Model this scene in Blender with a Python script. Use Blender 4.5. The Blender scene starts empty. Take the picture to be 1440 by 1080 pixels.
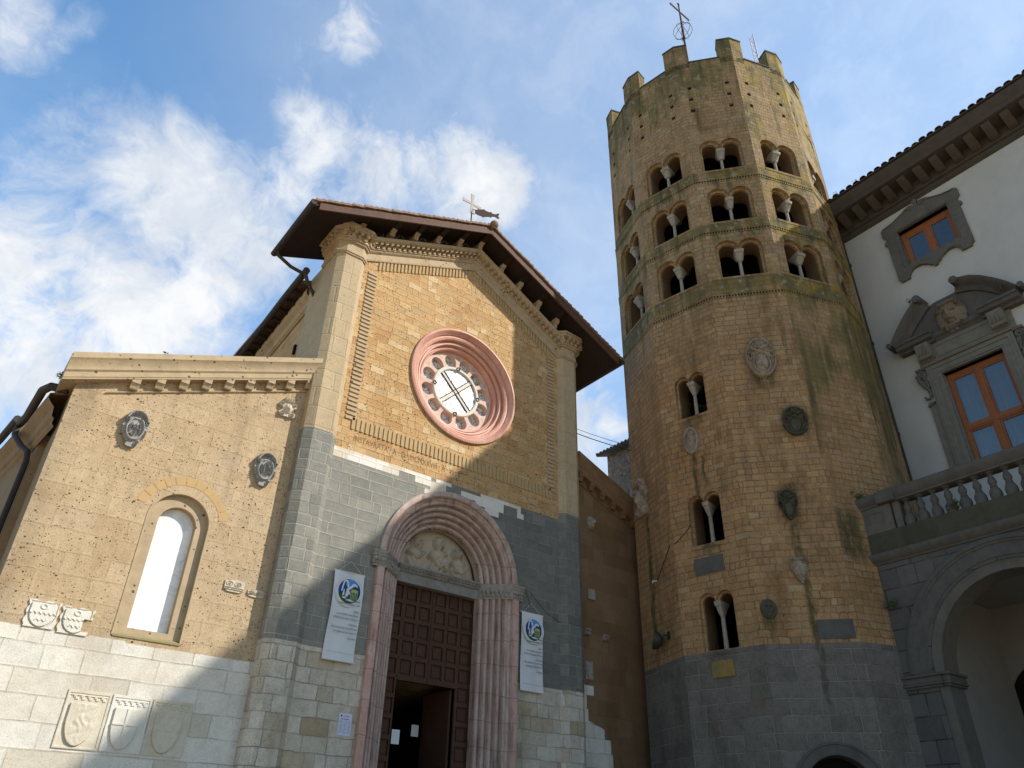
import bpy, bmesh, math, random
import numpy as np
from math import sin, cos, pi, radians, sqrt, atan2, hypot
from mathutils import Vector, Matrix
from mathutils.geometry import tessellate_polygon

S = bpy.context.scene
COL = S.collection
rnd = random.Random(7)

# ---------------------------------------------------------------- camera
cam_d = bpy.data.cameras.new("camera")
cam = bpy.data.objects.new("camera", cam_d)
COL.objects.link(cam)
cam_d.sensor_width = 36.0
cam_d.lens = 36.0 * 1045.5 / 1440.0
cam_d.clip_end = 3000
cam.matrix_world = Matrix((
    (0.78293, -0.34481, -0.51781, 0.0),
    (-0.62171, -0.40399, -0.67102, 0.0),
    (0.02218, 0.84729, -0.53067, 1.6),
    (0, 0, 0, 1)))
S.camera = cam

# ---------------------------------------------------------------- sun, sky, exposure
SUN_EL = radians(37.7)
SUN_AZ = radians(135.4)            # clockwise from +Y
sun_d = bpy.data.lights.new("sun", 'SUN')
sun_d.energy = 4.6
sun_d.angle = radians(0.6)
sun_d.color = (1.0, 0.93, 0.82)
sun = bpy.data.objects.new("sun", sun_d)
COL.objects.link(sun)
to_sun = Vector((sin(SUN_AZ) * cos(SUN_EL), cos(SUN_AZ) * cos(SUN_EL), sin(SUN_EL)))
sun.rotation_euler = to_sun.to_track_quat('Z', 'Y').to_euler()
sun.location = to_sun * 60

S.view_settings.view_transform = 'Standard'
S.view_settings.look = 'None'
S.view_settings.gamma = 1.0
S.view_settings.exposure = 0.30


class NB:
    """small node-building helper"""
    def __init__(s, tree):
        s.t = tree
        s.n = tree.nodes
        s.l = tree.links

    def node(s, typ, **kw):
        n = s.n.new(typ)
        for k, v in kw.items():
            setattr(n, k, v)
        return n

    def put(s, sock, v):
        if v is None:
            return
        if hasattr(v, 'is_linked') or isinstance(v, bpy.types.NodeSocket):
            s.l.new(v, sock)
        elif isinstance(v, (tuple, list)):
            if sock.type == 'RGBA' and len(v) == 3:
                v = (*v, 1)
            sock.default_value = v
        else:
            sock.default_value = v

    def m(s, op, a, b=None, c=None, clamp=False):
        n = s.node('ShaderNodeMath', operation=op, use_clamp=clamp)
        s.put(n.inputs[0], a)
        s.put(n.inputs[1], b)
        s.put(n.inputs[2], c)
        return n.outputs[0]

    def vm(s, op, a, b=None, out=0):
        n = s.node('ShaderNodeVectorMath', operation=op)
        s.put(n.inputs[0], a)
        if b is not None:
            if op == 'SCALE':
                s.put(n.inputs[3], b)
            else:
                s.put(n.inputs[1], b)
        return n.outputs['Value'] if op in ('DOT_PRODUCT', 'LENGTH', 'DISTANCE') else n.outputs[0]

    def mix(s, f, a, b, blend='MIX'):
        n = s.node('ShaderNodeMix', data_type='RGBA', blend_type=blend)
        n.clamp_factor = True
        s.put(n.inputs[0], f)
        s.put(n.inputs[6], a)
        s.put(n.inputs[7], b)
        return n.outputs[2]

    def mixf(s, f, a, b):
        n = s.node('ShaderNodeMix', data_type='FLOAT')
        s.put(n.inputs[0], f)
        s.put(n.inputs[2], a)
        s.put(n.inputs[3], b)
        return n.outputs[0]

    def ramp(s, f, stops, interp='LINEAR'):
        n = s.node('ShaderNodeValToRGB')
        n.color_ramp.interpolation = interp
        e = n.color_ramp.elements
        while len(e) < len(stops):
            e.new(0.5)
        for i, (p, c) in enumerate(stops):
            e[i].position = p
            e[i].color = (*c, 1) if len(c) == 3 else c
        s.put(n.inputs[0], f)
        return n.outputs[0]

    def smooth(s, x, a, b):
        n = s.node('ShaderNodeMapRange', interpolation_type='SMOOTHSTEP')
        s.put(n.inputs[0], x)
        s.put(n.inputs[1], a)
        s.put(n.inputs[2], b)
        return n.outputs[0]

    def noise(s, vec, scale, detail=3, rough=0.55, dist=0.0):
        n = s.node('ShaderNodeTexNoise')
        s.put(n.inputs['Vector'], vec)
        s.put(n.inputs['Scale'], scale)
        n.inputs['Detail'].default_value = detail
        n.inputs['Roughness'].default_value = rough
        n.inputs['Distortion'].default_value = dist
        return n.outputs[0]

    def sep(s, v):
        n = s.node('ShaderNodeSeparateXYZ')
        s.put(n.inputs[0], v)
        return n.outputs

    def comb(s, x, y, z=0.0):
        n = s.node('ShaderNodeCombineXYZ')
        s.put(n.inputs[0], x)
        s.put(n.inputs[1], y)
        s.put(n.inputs[2], z)
        return n.outputs[0]

    def white(s, v):
        n = s.node('ShaderNodeTexWhiteNoise', noise_dimensions='3D')
        s.put(n.inputs['Vector'], v)
        return n.outputs['Value']


# ---------------------------------------------------------------- world: Nishita sky and drifting clouds
W = bpy.data.worlds.new("World")
S.world = W
W.use_nodes = True
wb = NB(W.node_tree)
wb.n.clear()
SKY_STRENGTH = 0.10
sky = wb.node('ShaderNodeTexSky', sky_type='NISHITA')
sky.sun_disc = False
sky.sun_elevation = SUN_EL
sky.sun_rotation = SUN_AZ
sky.air_density = 1.0
sky.dust_density = 0.6
sky.ozone_density = 1.6
tc = wb.node('ShaderNodeTexCoord')
wdir = wb.vm('NORMALIZE', tc.outputs['Generated'])
wx, wy, wz = wb.sep(wdir)
h_ = wb.m('MAXIMUM', wb.m('ADD', wz, 0.06), 0.05)
cpl = wb.comb(wb.m('DIVIDE', wx, h_), wb.m('DIVIDE', wy, h_), 0.0)
BLOBS = [((0.041, 0.741, 0.671), 220, 0.66), ((0.094, 0.744, 0.662), 240, 0.70), ((0.080, 0.771, 0.632), 240, 0.60), ((0.040, 0.774, 0.632), 300, 0.42), ((0.112, 0.707, 0.698), 400, 0.42),
         ((0.152, 0.638, 0.755), 420, 0.50), ((0.199, 0.633, 0.748), 300, 0.58), ((0.254, 0.637, 0.728), 220, 0.62), ((0.295, 0.603, 0.741), 260, 0.60), ((0.334, 0.565, 0.755), 260, 0.66),
         ((0.394, 0.553, 0.734), 260, 0.78), ((0.379, 0.592, 0.711), 260, 0.66), ((0.202, 0.682, 0.703), 300, 0.44), ((-0.013, 0.763, 0.646), 500, 0.32), ((-0.064, 0.737, 0.672), 700, 0.36),
         ((-0.049, 0.712, 0.701), 800, 0.30), ((-0.133, 0.688, 0.713), 300, 0.50), ((0.169, 0.542, 0.823), 380, 0.46), ((0.215, 0.551, 0.807), 500, 0.32), ((0.285, 0.486, 0.826), 500, 0.42),
         ((0.215, 0.582, 0.785), 700, 0.30), ((0.132, 0.591, 0.796), 700, 0.24), ((-0.027, 0.836, 0.548), 120, 0.70), ((0.052, 0.840, 0.540), 120, 0.72), ((0.116, 0.809, 0.576), 200, 0.58),
         ((-0.039, 0.878, 0.477), 50, 0.80), ((0.042, 0.870, 0.491), 90, 0.75), ((0.130, 0.841, 0.526), 140, 0.62), ((0.188, 0.749, 0.635), 260, 0.66), ((0.160, 0.724, 0.671), 360, 0.50), ((0.175, 0.695, 0.697), 420, 0.46), ((0.165, 0.79, 0.59), 260, 0.58),
         ((0.137, 0.760, 0.636), 400, 0.44), ((0.619, 0.614, 0.489), 60, 0.60), ((-0.080, 0.770, 0.632), 500, 0.30), ((0.70, 0.66, 0.28), 12, .5), ((-0.2, 0.97, 0.2), 8, .4)]
dens = None
for d_, k_, a_ in BLOBS:
    v_ = Vector(d_).normalized()
    dp = wb.vm('DOT_PRODUCT', wdir, tuple(v_))
    g_ = wb.m('MULTIPLY', wb.m('EXPONENT', wb.m('MULTIPLY', wb.m('SUBTRACT', dp, 1.0), float(k_ * 2.0))), float(a_))
    dens = g_ if dens is None else wb.m('MAXIMUM', wb.m('ADD', wb.m('MULTIPLY', dens, 0.9), wb.m('MULTIPLY', g_, 0.4)), wb.m('MAXIMUM', dens, g_))
warp = wb.vm('SCALE', wb.vm('SUBTRACT', wb.comb(wb.noise(wdir, 5.0, 4), wb.noise(wb.vm('ADD', wdir, (7.3, 2.1, 4.0)), 5.0, 4), wb.noise(wb.vm('ADD', wdir, (1.3, 5.1, 9.0)), 5.0, 4)), (0.5, 0.5, 0.5)), 0.16)
cp2 = wb.vm('ADD', wdir, warp)
n1 = wb.noise(cp2, 6.5, 10, 0.60)
n2 = wb.noise(cp2, 20.0, 10, 0.66)
nn = wb.m('ADD', wb.m('MULTIPLY', n1, 0.54), wb.m('MULTIPLY', n2, 0.46))
cov = wb.m('ADD', wb.m('MINIMUM', wb.m('MULTIPLY', dens, 1.1), 0.80), wb.m('MULTIPLY', wb.m('SUBTRACT', nn, 0.5), wb.m('ADD', 1.1, wb.m('MULTIPLY', dens, 2.0))))
cm = wb.smooth(cov, 0.10, 0.90)
veil = wb.m('MULTIPLY', wb.smooth(wb.vm('DOT_PRODUCT', wdir, tuple(Vector((0.62, 0.36, 0.70)).normalized())), 0.70, 1.0), wb.m('ADD', 0.20, wb.m('MULTIPLY', n1, 0.36)))
wisp = wb.m('MULTIPLY', wb.smooth(wb.noise(wb.vm('MULTIPLY', cp2, (0.5, 1.3, 1.0)), 1.6, 7, 0.6), 0.48, 0.85), 0.22)
cm = wb.m('MAXIMUM', wb.m('MAXIMUM', cm, wisp), veil)
shade = wb.smooth(wb.noise(wb.vm('ADD', cp2, (0.03, -0.04, 0.03)), 8.0, 8, 0.62), 0.36, 0.66)
ccol = wb.mix(shade, (5.6, 6.1, 6.9), (7.9, 8.0, 8.1))
north = wb.smooth(wb.vm('DOT_PRODUCT', wdir, tuple(Vector((0.28, 0.72, 0.62)).normalized())), 0.30, 0.86)
tint = wb.mix(north, (1.08, 1.28, 1.30), (1.62, 2.24, 2.42))      # bluer, brighter tint northward; south kept plainer so shade stays neutral
skyc = wb.mix(1.0, sky.outputs[0], tint, 'MULTIPLY')
wcol = wb.mix(cm, skyc, ccol)
bg = wb.node('ShaderNodeBackground')
wb.put(bg.inputs[0], wcol)
bg.inputs[1].default_value = SKY_STRENGTH
wo = wb.node('ShaderNodeOutputWorld')
wb.l.new(bg.outputs[0], wo.inputs[0])


# ---------------------------------------------------------------- materials
MATS = {}


def new_mat(name):
    m = bpy.data.materials.new(name)
    m.use_nodes = True
    nb = NB(m.node_tree)
    nb.n.clear()
    MATS[name] = m
    return m, nb


def finish(nb, col, rough=0.85, height=None, bump=0.5, dist=0.02, metal=0.0, spec=0.25):
    p = nb.node('ShaderNodeBsdfPrincipled')
    nb.put(p.inputs['Base Color'], col)
    nb.put(p.inputs['Roughness'], rough)
    nb.put(p.inputs['Metallic'], metal)
    nb.put(p.inputs['Specular IOR Level'], spec)
    if height is not None:
        b = nb.node('ShaderNodeBump')
        b.inputs['Strength'].default_value = bump
        b.inputs['Distance'].default_value = dist
        nb.put(b.inputs['Height'], height)
        nb.l.new(b.outputs[0], p.inputs['Normal'])
    o = nb.node('ShaderNodeOutputMaterial')
    nb.l.new(p.outputs[0], o.inputs[0])
    return p


def coords(nb):
    uv = nb.node('ShaderNodeTexCoord').outputs['UV']
    pos = nb.node('ShaderNodeNewGeometry').outputs['Position']
    return uv, pos


def masonry(nb, uv, pos, bw, bh, stops, mortar, mw=0.008, wob=0.02, pits=0.0, pit_scale=9.0, stain=0.35,
            stain_col=(0.6, 0.55, 0.5), mort_str=1.0, seed=0.0, grain=0.25, jit=0.6, mort_vary=0.5):
    """coursed ashlar with per-block tint; returns colour, height, (row, cell) random"""
    wv = nb.vm('SCALE', nb.vm('SUBTRACT', nb.comb(nb.noise(pos, 3.1, 2), nb.noise(nb.vm('ADD', pos, (5.2, 1.3, 9.1)), 3.1, 2), 0.0), (0.5, 0.5, 0.0)), wob * 2)
    u, v, _ = nb.sep(nb.vm('ADD', uv, wv))
    vr = nb.m('DIVIDE', v, bh)
    row = nb.m('FLOOR', vr)
    rr = nb.white(nb.comb(row, seed + 1.7, 3.3))
    rw = nb.m('ADD', nb.m('MULTIPLY', rr, jit), 1.0 - jit * 0.5)
    ur = nb.m('ADD', nb.m('DIVIDE', u, nb.m('MULTIPLY', rw, bw)), nb.m('MULTIPLY', rr, 57.31))
    cell = nb.m('FLOOR', ur)
    fu = nb.m('FRACT', ur)
    fv = nb.m('FRACT', vr)
    r1 = nb.white(nb.comb(cell, row, seed))
    r2 = nb.white(nb.comb(cell, row, seed + 11.5))
    # some blocks are split in two
    half = nb.m('GREATER_THAN', r2, 0.72)
    fu2 = nb.mixf(half, fu, nb.m('FRACT', nb.m('MULTIPLY', fu, 2.0)))
    sub = nb.m('MULTIPLY', half, nb.m('GREATER_THAN', fu, 0.5))
    r1 = nb.m('FRACT', nb.m('ADD', r1, nb.m('MULTIPLY', sub, 0.37)))
    wid = nb.m('MULTIPLY', rw, nb.mixf(half, bw, bw * 0.5))
    du = nb.m('MULTIPLY', nb.m('MINIMUM', fu2, nb.m('SUBTRACT', 1.0, fu2)), wid)
    dv = nb.m('MULTIPLY', nb.m('MINIMUM', fv, nb.m('SUBTRACT', 1.0, fv)), bh)
    dd = nb.m('MINIMUM', du, dv)
    fine = nb.noise(pos, 28.0, 4, 0.65)
    med = nb.noise(pos, 6.0, 4, 0.6)
    mwv = nb.m('MULTIPLY', mw, nb.m('ADD', 1.0 - mort_vary, nb.m('MULTIPLY', med, 2 * mort_vary)))
    mm = nb.m('SUBTRACT', 1.0, nb.smooth(dd, nb.m('MULTIPLY', mwv, 0.6), nb.m('MULTIPLY', mwv, 1.6)))
    mm = nb.m('MULTIPLY', mm, nb.m('MULTIPLY', nb.smooth(nb.noise(pos, 1.7, 3), 0.30, 0.62), mort_str))
    col = nb.ramp(r1, stops)
    col = nb.mix(nb.m('MULTIPLY', nb.smooth(med, 0.35, 0.75), grain), col, nb.mix(1.0, col, (0.66, 0.62, 0.58), 'MULTIPLY'))
    col = nb.mix(nb.m('MULTIPLY', nb.smooth(fine, 0.35, 0.7), grain), col, nb.mix(1.0, col, (1.35, 1.32, 1.28), 'MULTIPLY'))
    spk = nb.noise(pos, 62.0, 2, .6)
    col = nb.mix(nb.m('MULTIPLY', nb.smooth(spk, .50, .66), grain * 1.5), col, nb.mix(1.0, col, (.60, .56, .52), 'MULTIPLY'))
    # worn arrises, rounding shaded in by colour, and patches where the face has weathered differently
    edge = nb.m('SUBTRACT', 1.0, nb.smooth(nb.m('ADD', dd, nb.m('MULTIPLY', nb.m('SUBTRACT', med, .5), .03)), .002, .030))
    col = nb.mix(nb.m('MULTIPLY', edge, grain * .7), col, nb.mix(1.0, col, (.72, .68, .64), 'MULTIPLY'))
    pat = nb.noise(nb.vm('ADD', pos, (3.1, 7.7, 1.9)), .75, 5, .7)
    col = nb.mix(nb.m('MULTIPLY', nb.smooth(pat, .50, .62), stain * .6), col, nb.mix(1.0, col, (.80, .79, .78), 'MULTIPLY'))
    # broad weathering, streaked downwards
    st = nb.noise(nb.vm('MULTIPLY', pos, (1.0, 1.0, 0.28)), 1.1, 5, 0.6)
    col = nb.mix(nb.m('MULTIPLY', nb.smooth(st, 0.48, 0.78), stain), col, nb.mix(1.0, col, stain_col, 'MULTIPLY'))
    col = nb.mix(mm, col, mortar)
    hgt = nb.m('ADD', nb.m('MULTIPLY', nb.m('SUBTRACT', 1.0, nb.m('MAXIMUM', mm, nb.m('MULTIPLY', edge, .6))), 0.5), nb.m('ADD', nb.m('ADD', nb.m('MULTIPLY', fine, 0.32), nb.m('MULTIPLY', med, .35)), nb.m('MULTIPLY', r2, 0.35)))
    if pits > 0:
        for sc, lim in ((pit_scale * .62, 0.20), (pit_scale * 1.25, 0.32), (pit_scale * 2.5, 0.46)):
            vo = nb.node('ShaderNodeTexVoronoi')
            vo.inputs['Randomness'].default_value = 1.0
            vo.inputs['Scale'].default_value = sc
            nb.put(vo.inputs['Vector'], nb.vm('MULTIPLY', nb.vm('ADD', pos, nb.vm('SCALE', nb.comb(fine, med, fine), 0.03)), (1.0, 1.0, 1.25)))
            cr, cg, cb = nb.sep(vo.outputs['Color'])
            lim_ = nb.m('MULTIPLY', nb.m('SUBTRACT', nb.m('POWER', cr, 1.5), 0.34), lim * pits)
            pm = nb.m('SUBTRACT', 1.0, nb.smooth(vo.outputs['Distance'], nb.m('MULTIPLY', lim_, 0.75), lim_))
            pm = nb.m('MULTIPLY', pm, nb.m('GREATER_THAN', lim_, 0.012))
            pm = nb.m('MULTIPLY', pm, nb.smooth(nb.noise(pos, 1.3, 3), .28, .50))
            col = nb.mix(nb.m('MULTIPLY', pm, 0.88), col, nb.mix(1.0, col, (0.10, 0.07, 0.05), 'MULTIPLY'))
            hgt = nb.m('SUBTRACT', hgt, nb.m('MULTIPLY', pm, 0.9))
    return col, hgt, r1


GOLD = [(0.0, (.43, .25, .11)), (.25, (.50, .32, .15)), (.5, (.53, .345, .165)), (.72, (.46, .315, .17)), (.86, (.56, .365, .175)), (.96, (.575, .42, .235)), (1.0, (.61, .475, .295))]
TAN = [(0.0, (.45, .335, .205)), (.4, (.482, .368, .235)), (.8, (.50, .385, .248)), (1.0, (.45, .352, .24))]
PIER = [(0.0, (.47, .37, .235)), (.5, (.50, .40, .26)), (1.0, (.46, .37, .245))]
GREY = [(0.0, (.150, .155, .145)), (.35, (.185, .188, .172)), (.7, (.165, .170, .160)), (.9, (.20, .20, .18)), (1.0, (.215, .213, .19))]
TRAV = [(0.0, (.56, .52, .44)), (.25, (.66, .63, .56)), (.55, (.70, .68, .62)), (.85, (.64, .62, .57)), (.96, (.56, .50, .40)), (1.0, (.47, .40, .29))]
TOWER = [(0.0, (.325, .205, .104)), (.2, (.385, .238, .117)), (.5, (.40, .262, .138)), (.75, (.365, .25, .142)), (.9, (.445, .278, .138)), (1.0, (.425, .315, .185))]
TRAVF = [(0.0, (.46, .40, .31)), (.3, (.56, .52, .44)), (.6, (.61, .57, .49)), (.85, (.54, .49, .41)), (.96, (.48, .40, .28)), (1.0, (.38, .30, .20))]
TGREY = [(0.0, (.15, .138, .125)), (.4, (.172, .160, .146)), (.8, (.19, .178, .162)), (1.0, (.16, .138, .118))]
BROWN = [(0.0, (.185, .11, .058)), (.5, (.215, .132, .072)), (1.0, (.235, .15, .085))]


def zmask(nb, pos, z, uv=None, soft=0.01):
    """1 above height z"""
    _, _, pz = nb.sep(pos)
    return nb.smooth(pz, z - soft, z + soft)


def mat_front(name, upper, z1, z2, upper_args, white_row=None):
    m, nb = new_mat(name)
    uv, pos = coords(nb)
    px, py, pz = nb.sep(pos)
    cu, hu, _ = masonry(nb, uv, pos, **upper_args)
    cg, hg, _ = masonry(nb, uv, pos, .58, .2575, GREY, (.34, .33, .29), mw=.007, wob=.012, stain=.5, stain_col=(.72, .74, .74), seed=4.0, grain=.45, mort_str=.75, mort_vary=.8)
    ct, ht, _ = masonry(nb, uv, pos, .62, .31, TRAVF, (.27, .23, .18), mw=.006, wob=.03, stain=1.0, stain_col=(.52, .45, .36), seed=9.0, pits=.7, pit_scale=11, grain=.5)
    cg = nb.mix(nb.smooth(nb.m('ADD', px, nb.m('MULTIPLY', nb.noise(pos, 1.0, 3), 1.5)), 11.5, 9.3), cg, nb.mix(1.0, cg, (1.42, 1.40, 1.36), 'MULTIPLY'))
    g = nb.smooth(pz, z2 - .008, z2 + .008)
    if white_row:
        # the irregular course of reused white stones under the golden wall
        row = nb.m('FLOOR', nb.m('DIVIDE', pz, .2575))
        cell = nb.m('FLOOR', nb.m('DIVIDE', nb.m('ADD', px, nb.m('MULTIPLY', row, .31)), .47))
        rv = nb.white(nb.comb(cell, row, 2.2))
        top = nb.m('MULTIPLY', nb.smooth(pz, z2 - .2575, z2 - .2500), nb.m('LESS_THAN', px, 9.05))
        low = nb.m('MULTIPLY', nb.m('MULTIPLY', nb.smooth(pz, z2 - .515, z2 - .512), nb.m('LESS_THAN', pz, z2 - .2)), nb.m('MULTIPLY', nb.m('GREATER_THAN', px, 8.6), nb.m('LESS_THAN', px, 12.1)))
        alt = nb.m('MULTIPLY', nb.m('MULTIPLY', nb.smooth(pz, z2 - .26, z2 - .25), nb.m('GREATER_THAN', px, 9.05)), nb.m('LESS_THAN', px, 12.0))
        wm = nb.m('MAXIMUM', nb.m('MULTIPLY', top, nb.m('GREATER_THAN', rv, .06)), nb.m('MAXIMUM', nb.m('MULTIPLY', low, nb.m('GREATER_THAN', rv, .62)), nb.m('MULTIPLY', alt, nb.m('GREATER_THAN', rv, .5))))
        wc = nb.ramp(nb.m('FRACT', nb.m('MULTIPLY', rv, 17.0)), [(0, (.66, .62, .54)), (.5, (.72, .70, .66)), (1, (.58, .50, .38))])
        cg = nb.mix(wm, cg, wc)
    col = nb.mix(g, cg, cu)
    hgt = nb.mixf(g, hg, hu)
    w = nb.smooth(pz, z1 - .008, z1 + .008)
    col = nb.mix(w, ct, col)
    hgt = nb.mixf(w, ht, hgt)
    finish(nb, col, .88, hgt, .75, .025)
    return m


mat_front("golden_facade", GOLD, 5.05, 9.62,
          dict(bw=.40, bh=.2, stops=GOLD, mortar=(.36, .26, .14), mw=.006, wob=.02, pits=1.5, pit_scale=10, stain=.3, stain_col=(.80, .70, .58), seed=1.0), True)
mat_front("pier_stone", PIER, 5.05, 9.82,
          dict(bw=.7, bh=.52, stops=PIER, mortar=(.40, .32, .21), mw=.005, wob=.01, pits=1.0, pit_scale=11, stain=.4, stain_col=(.72, .70, .66), seed=2.0))


def mat_aisle(name, z1, base):
    m, nb = new_mat(name)
    uv, pos = coords(nb)
    px, py, pz = nb.sep(pos)
    cu, hu, _ = masonry(nb, uv, pos, .8, .40, base, (.50, .42, .29), mw=.005, wob=.03, pits=1.35, pit_scale=9.5, stain=.6, stain_col=(.74, .67, .60), mort_str=.6, seed=3.0, grain=.42)
    # the grey weathered strip down the corner
    strip = nb.m('MULTIPLY', nb.smooth(nb.m('ADD', px, nb.m('MULTIPLY', nb.noise(pos, 1.2, 4), .5)), 1.62, 1.25), .55)
    cu = nb.mix(strip, cu, nb.mix(1.0, cu, (.66, .68, .70), 'MULTIPLY'))
    # rain streaks running down from the cornice, and hairline cracks
    rs = nb.noise(nb.vm('MULTIPLY', pos, (2.6, 1.0, .16)), 1.5, 5, .62)
    cu = nb.mix(nb.m('MULTIPLY', nb.smooth(rs, .50, .68), nb.m('ADD', .16, nb.m('MULTIPLY', nb.smooth(pz, 5.0, 10.0), .36))), cu, nb.mix(1.0, cu, (.66, .65, .64), 'MULTIPLY'))
    ck = nb.node('ShaderNodeTexVoronoi', feature='DISTANCE_TO_EDGE')
    ck.inputs['Scale'].default_value = .55
    nb.put(ck.inputs['Vector'], nb.vm('ADD', pos, nb.vm('SCALE', nb.comb(nb.noise(pos, 1.6, 5), 0.0, nb.noise(nb.vm('ADD', pos, (4, 4, 4)), 1.6, 5)), 1.6)))
    ckm = nb.m('MULTIPLY', nb.m('SUBTRACT', 1.0, nb.smooth(ck.outputs['Distance'], .001, .0055)), nb.smooth(nb.noise(pos, .7, 2), .50, .60))
    cu = nb.mix(nb.m('MULTIPLY', ckm, .55), cu, (.14, .10, .065))
    ct, ht, _ = masonry(nb, uv, pos, 1.0, .40, TRAV, (.36, .32, .26), mw=.005, wob=.02, stain=.5, stain_col=(.72, .66, .58), seed=7.0, pits=.3, pit_scale=16, grain=.3)
    row = nb.m('FLOOR', nb.m('DIVIDE', px, .62))
    zz = nb.m('ADD', pz, nb.m('MULTIPLY', nb.m('SUBTRACT', nb.white(nb.comb(row, 3.0, 1.0)), .5), .05))
    w = nb.smooth(zz, z1 - .01, z1 + .01)
    col = nb.mix(w, ct, cu)
    finish(nb, col, .9, nb.mixf(w, ht, hu), .6, .02)
    return m


mat_aisle("tan_tuff", 4.62, TAN)


def mat_simple_masonry(name, **kw):
    m, nb = new_mat(name)
    uv, pos = coords(nb)
    b = kw.pop('bump', .6)
    c, h, _ = masonry(nb, uv, pos, **kw)
    finish(nb, c, .9, h, b, .025)
    return m


def mat_right_aisle():
    m, nb = new_mat("brown_tuff")
    uv, pos = coords(nb)
    px, py, pz = nb.sep(pos)
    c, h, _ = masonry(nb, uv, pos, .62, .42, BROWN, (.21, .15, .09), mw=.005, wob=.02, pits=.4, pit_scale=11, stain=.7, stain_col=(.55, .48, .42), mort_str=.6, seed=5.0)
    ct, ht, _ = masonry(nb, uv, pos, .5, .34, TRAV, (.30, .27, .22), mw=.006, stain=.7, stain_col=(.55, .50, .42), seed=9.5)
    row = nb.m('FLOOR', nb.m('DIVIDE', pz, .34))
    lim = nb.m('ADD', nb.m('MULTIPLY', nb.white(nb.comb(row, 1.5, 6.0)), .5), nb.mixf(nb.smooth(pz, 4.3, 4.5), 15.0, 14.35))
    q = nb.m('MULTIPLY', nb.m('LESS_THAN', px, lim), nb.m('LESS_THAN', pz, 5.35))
    finish(nb, nb.mix(q, c, ct), .9, nb.mixf(q, h, ht), .5, .02)


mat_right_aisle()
mat_simple_masonry("side_tuff", bw=.5, bh=.27, stops=GOLD, mortar=(.55, .46, .33), mw=.010, pits=.6, stain=.6, stain_col=(.62, .52, .45), seed=6.0)
mat_simple_masonry("rubble", bw=.22, bh=.16, stops=[(0, (.13, .10, .09)), (.4, (.20, .16, .14)), (.8, (.26, .21, .18)), (1, (.33, .28, .24))], mortar=(.22, .18, .15), mw=.02, wob=.09, stain=.6, stain_col=(.5, .48, .46), seed=8.0, bump=1.0)
mat_simple_masonry("piazza_paving", bw=.55, bh=.3, stops=[(0, (.47, .345, .21)), (.5, (.58, .42, .25)), (1, (.63, .47, .29))], mortar=(.16, .14, .11), mw=.008, seed=12.0, stain=.4)


_AZ = radians(57.95)
_TC = (-sin(_AZ), -cos(_AZ))
_RT = (cos(_AZ), -sin(_AZ))


def face_norm(th):
    t = radians(th)
    return (_TC[0] * cos(t) + _RT[0] * sin(t), _TC[1] * cos(t) + _RT[1] * sin(t), 0.0)


def face_axes(th):
    n = face_norm(th)
    u = face_norm(th + 90)
    r = .18 * 23.5 * cos(radians(15))
    return (23.5 * sin(_AZ) + n[0] * r, 23.5 * cos(_AZ) + n[1] * r, 0.0), u


# face angle, centre along the face, top, bottom, half width
DAMP = [(7.8, .08, 8.95, 7.9, .17), (7.8, .12, 7.4, 5.5, .14), (7.8, .14, 5.9, 4.4, .09), (7.8, .03, 9.95, 8.9, .42), (7.8, .62, 12.35, 11.3, .50),
        (7.8, -.90, 6.6, 6.1, .24), (-22.2, -.05, 12.56, 12.2, .60), (-22.2, -.03, 8.64, 8.3, .60), (-22.2, -.03, 5.9, 5.62, .60), (-22.2, -.16, 11.4, 9.9, .10),
        (-22.2, .10, 11.2, 10.2, .07), (-52.2, -.28, 10.2, 6.0, .16), (7.8, .02, 14.6, 13.0, .55), (37.8, -.7, 9.2, 7.9, .55)]


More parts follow.
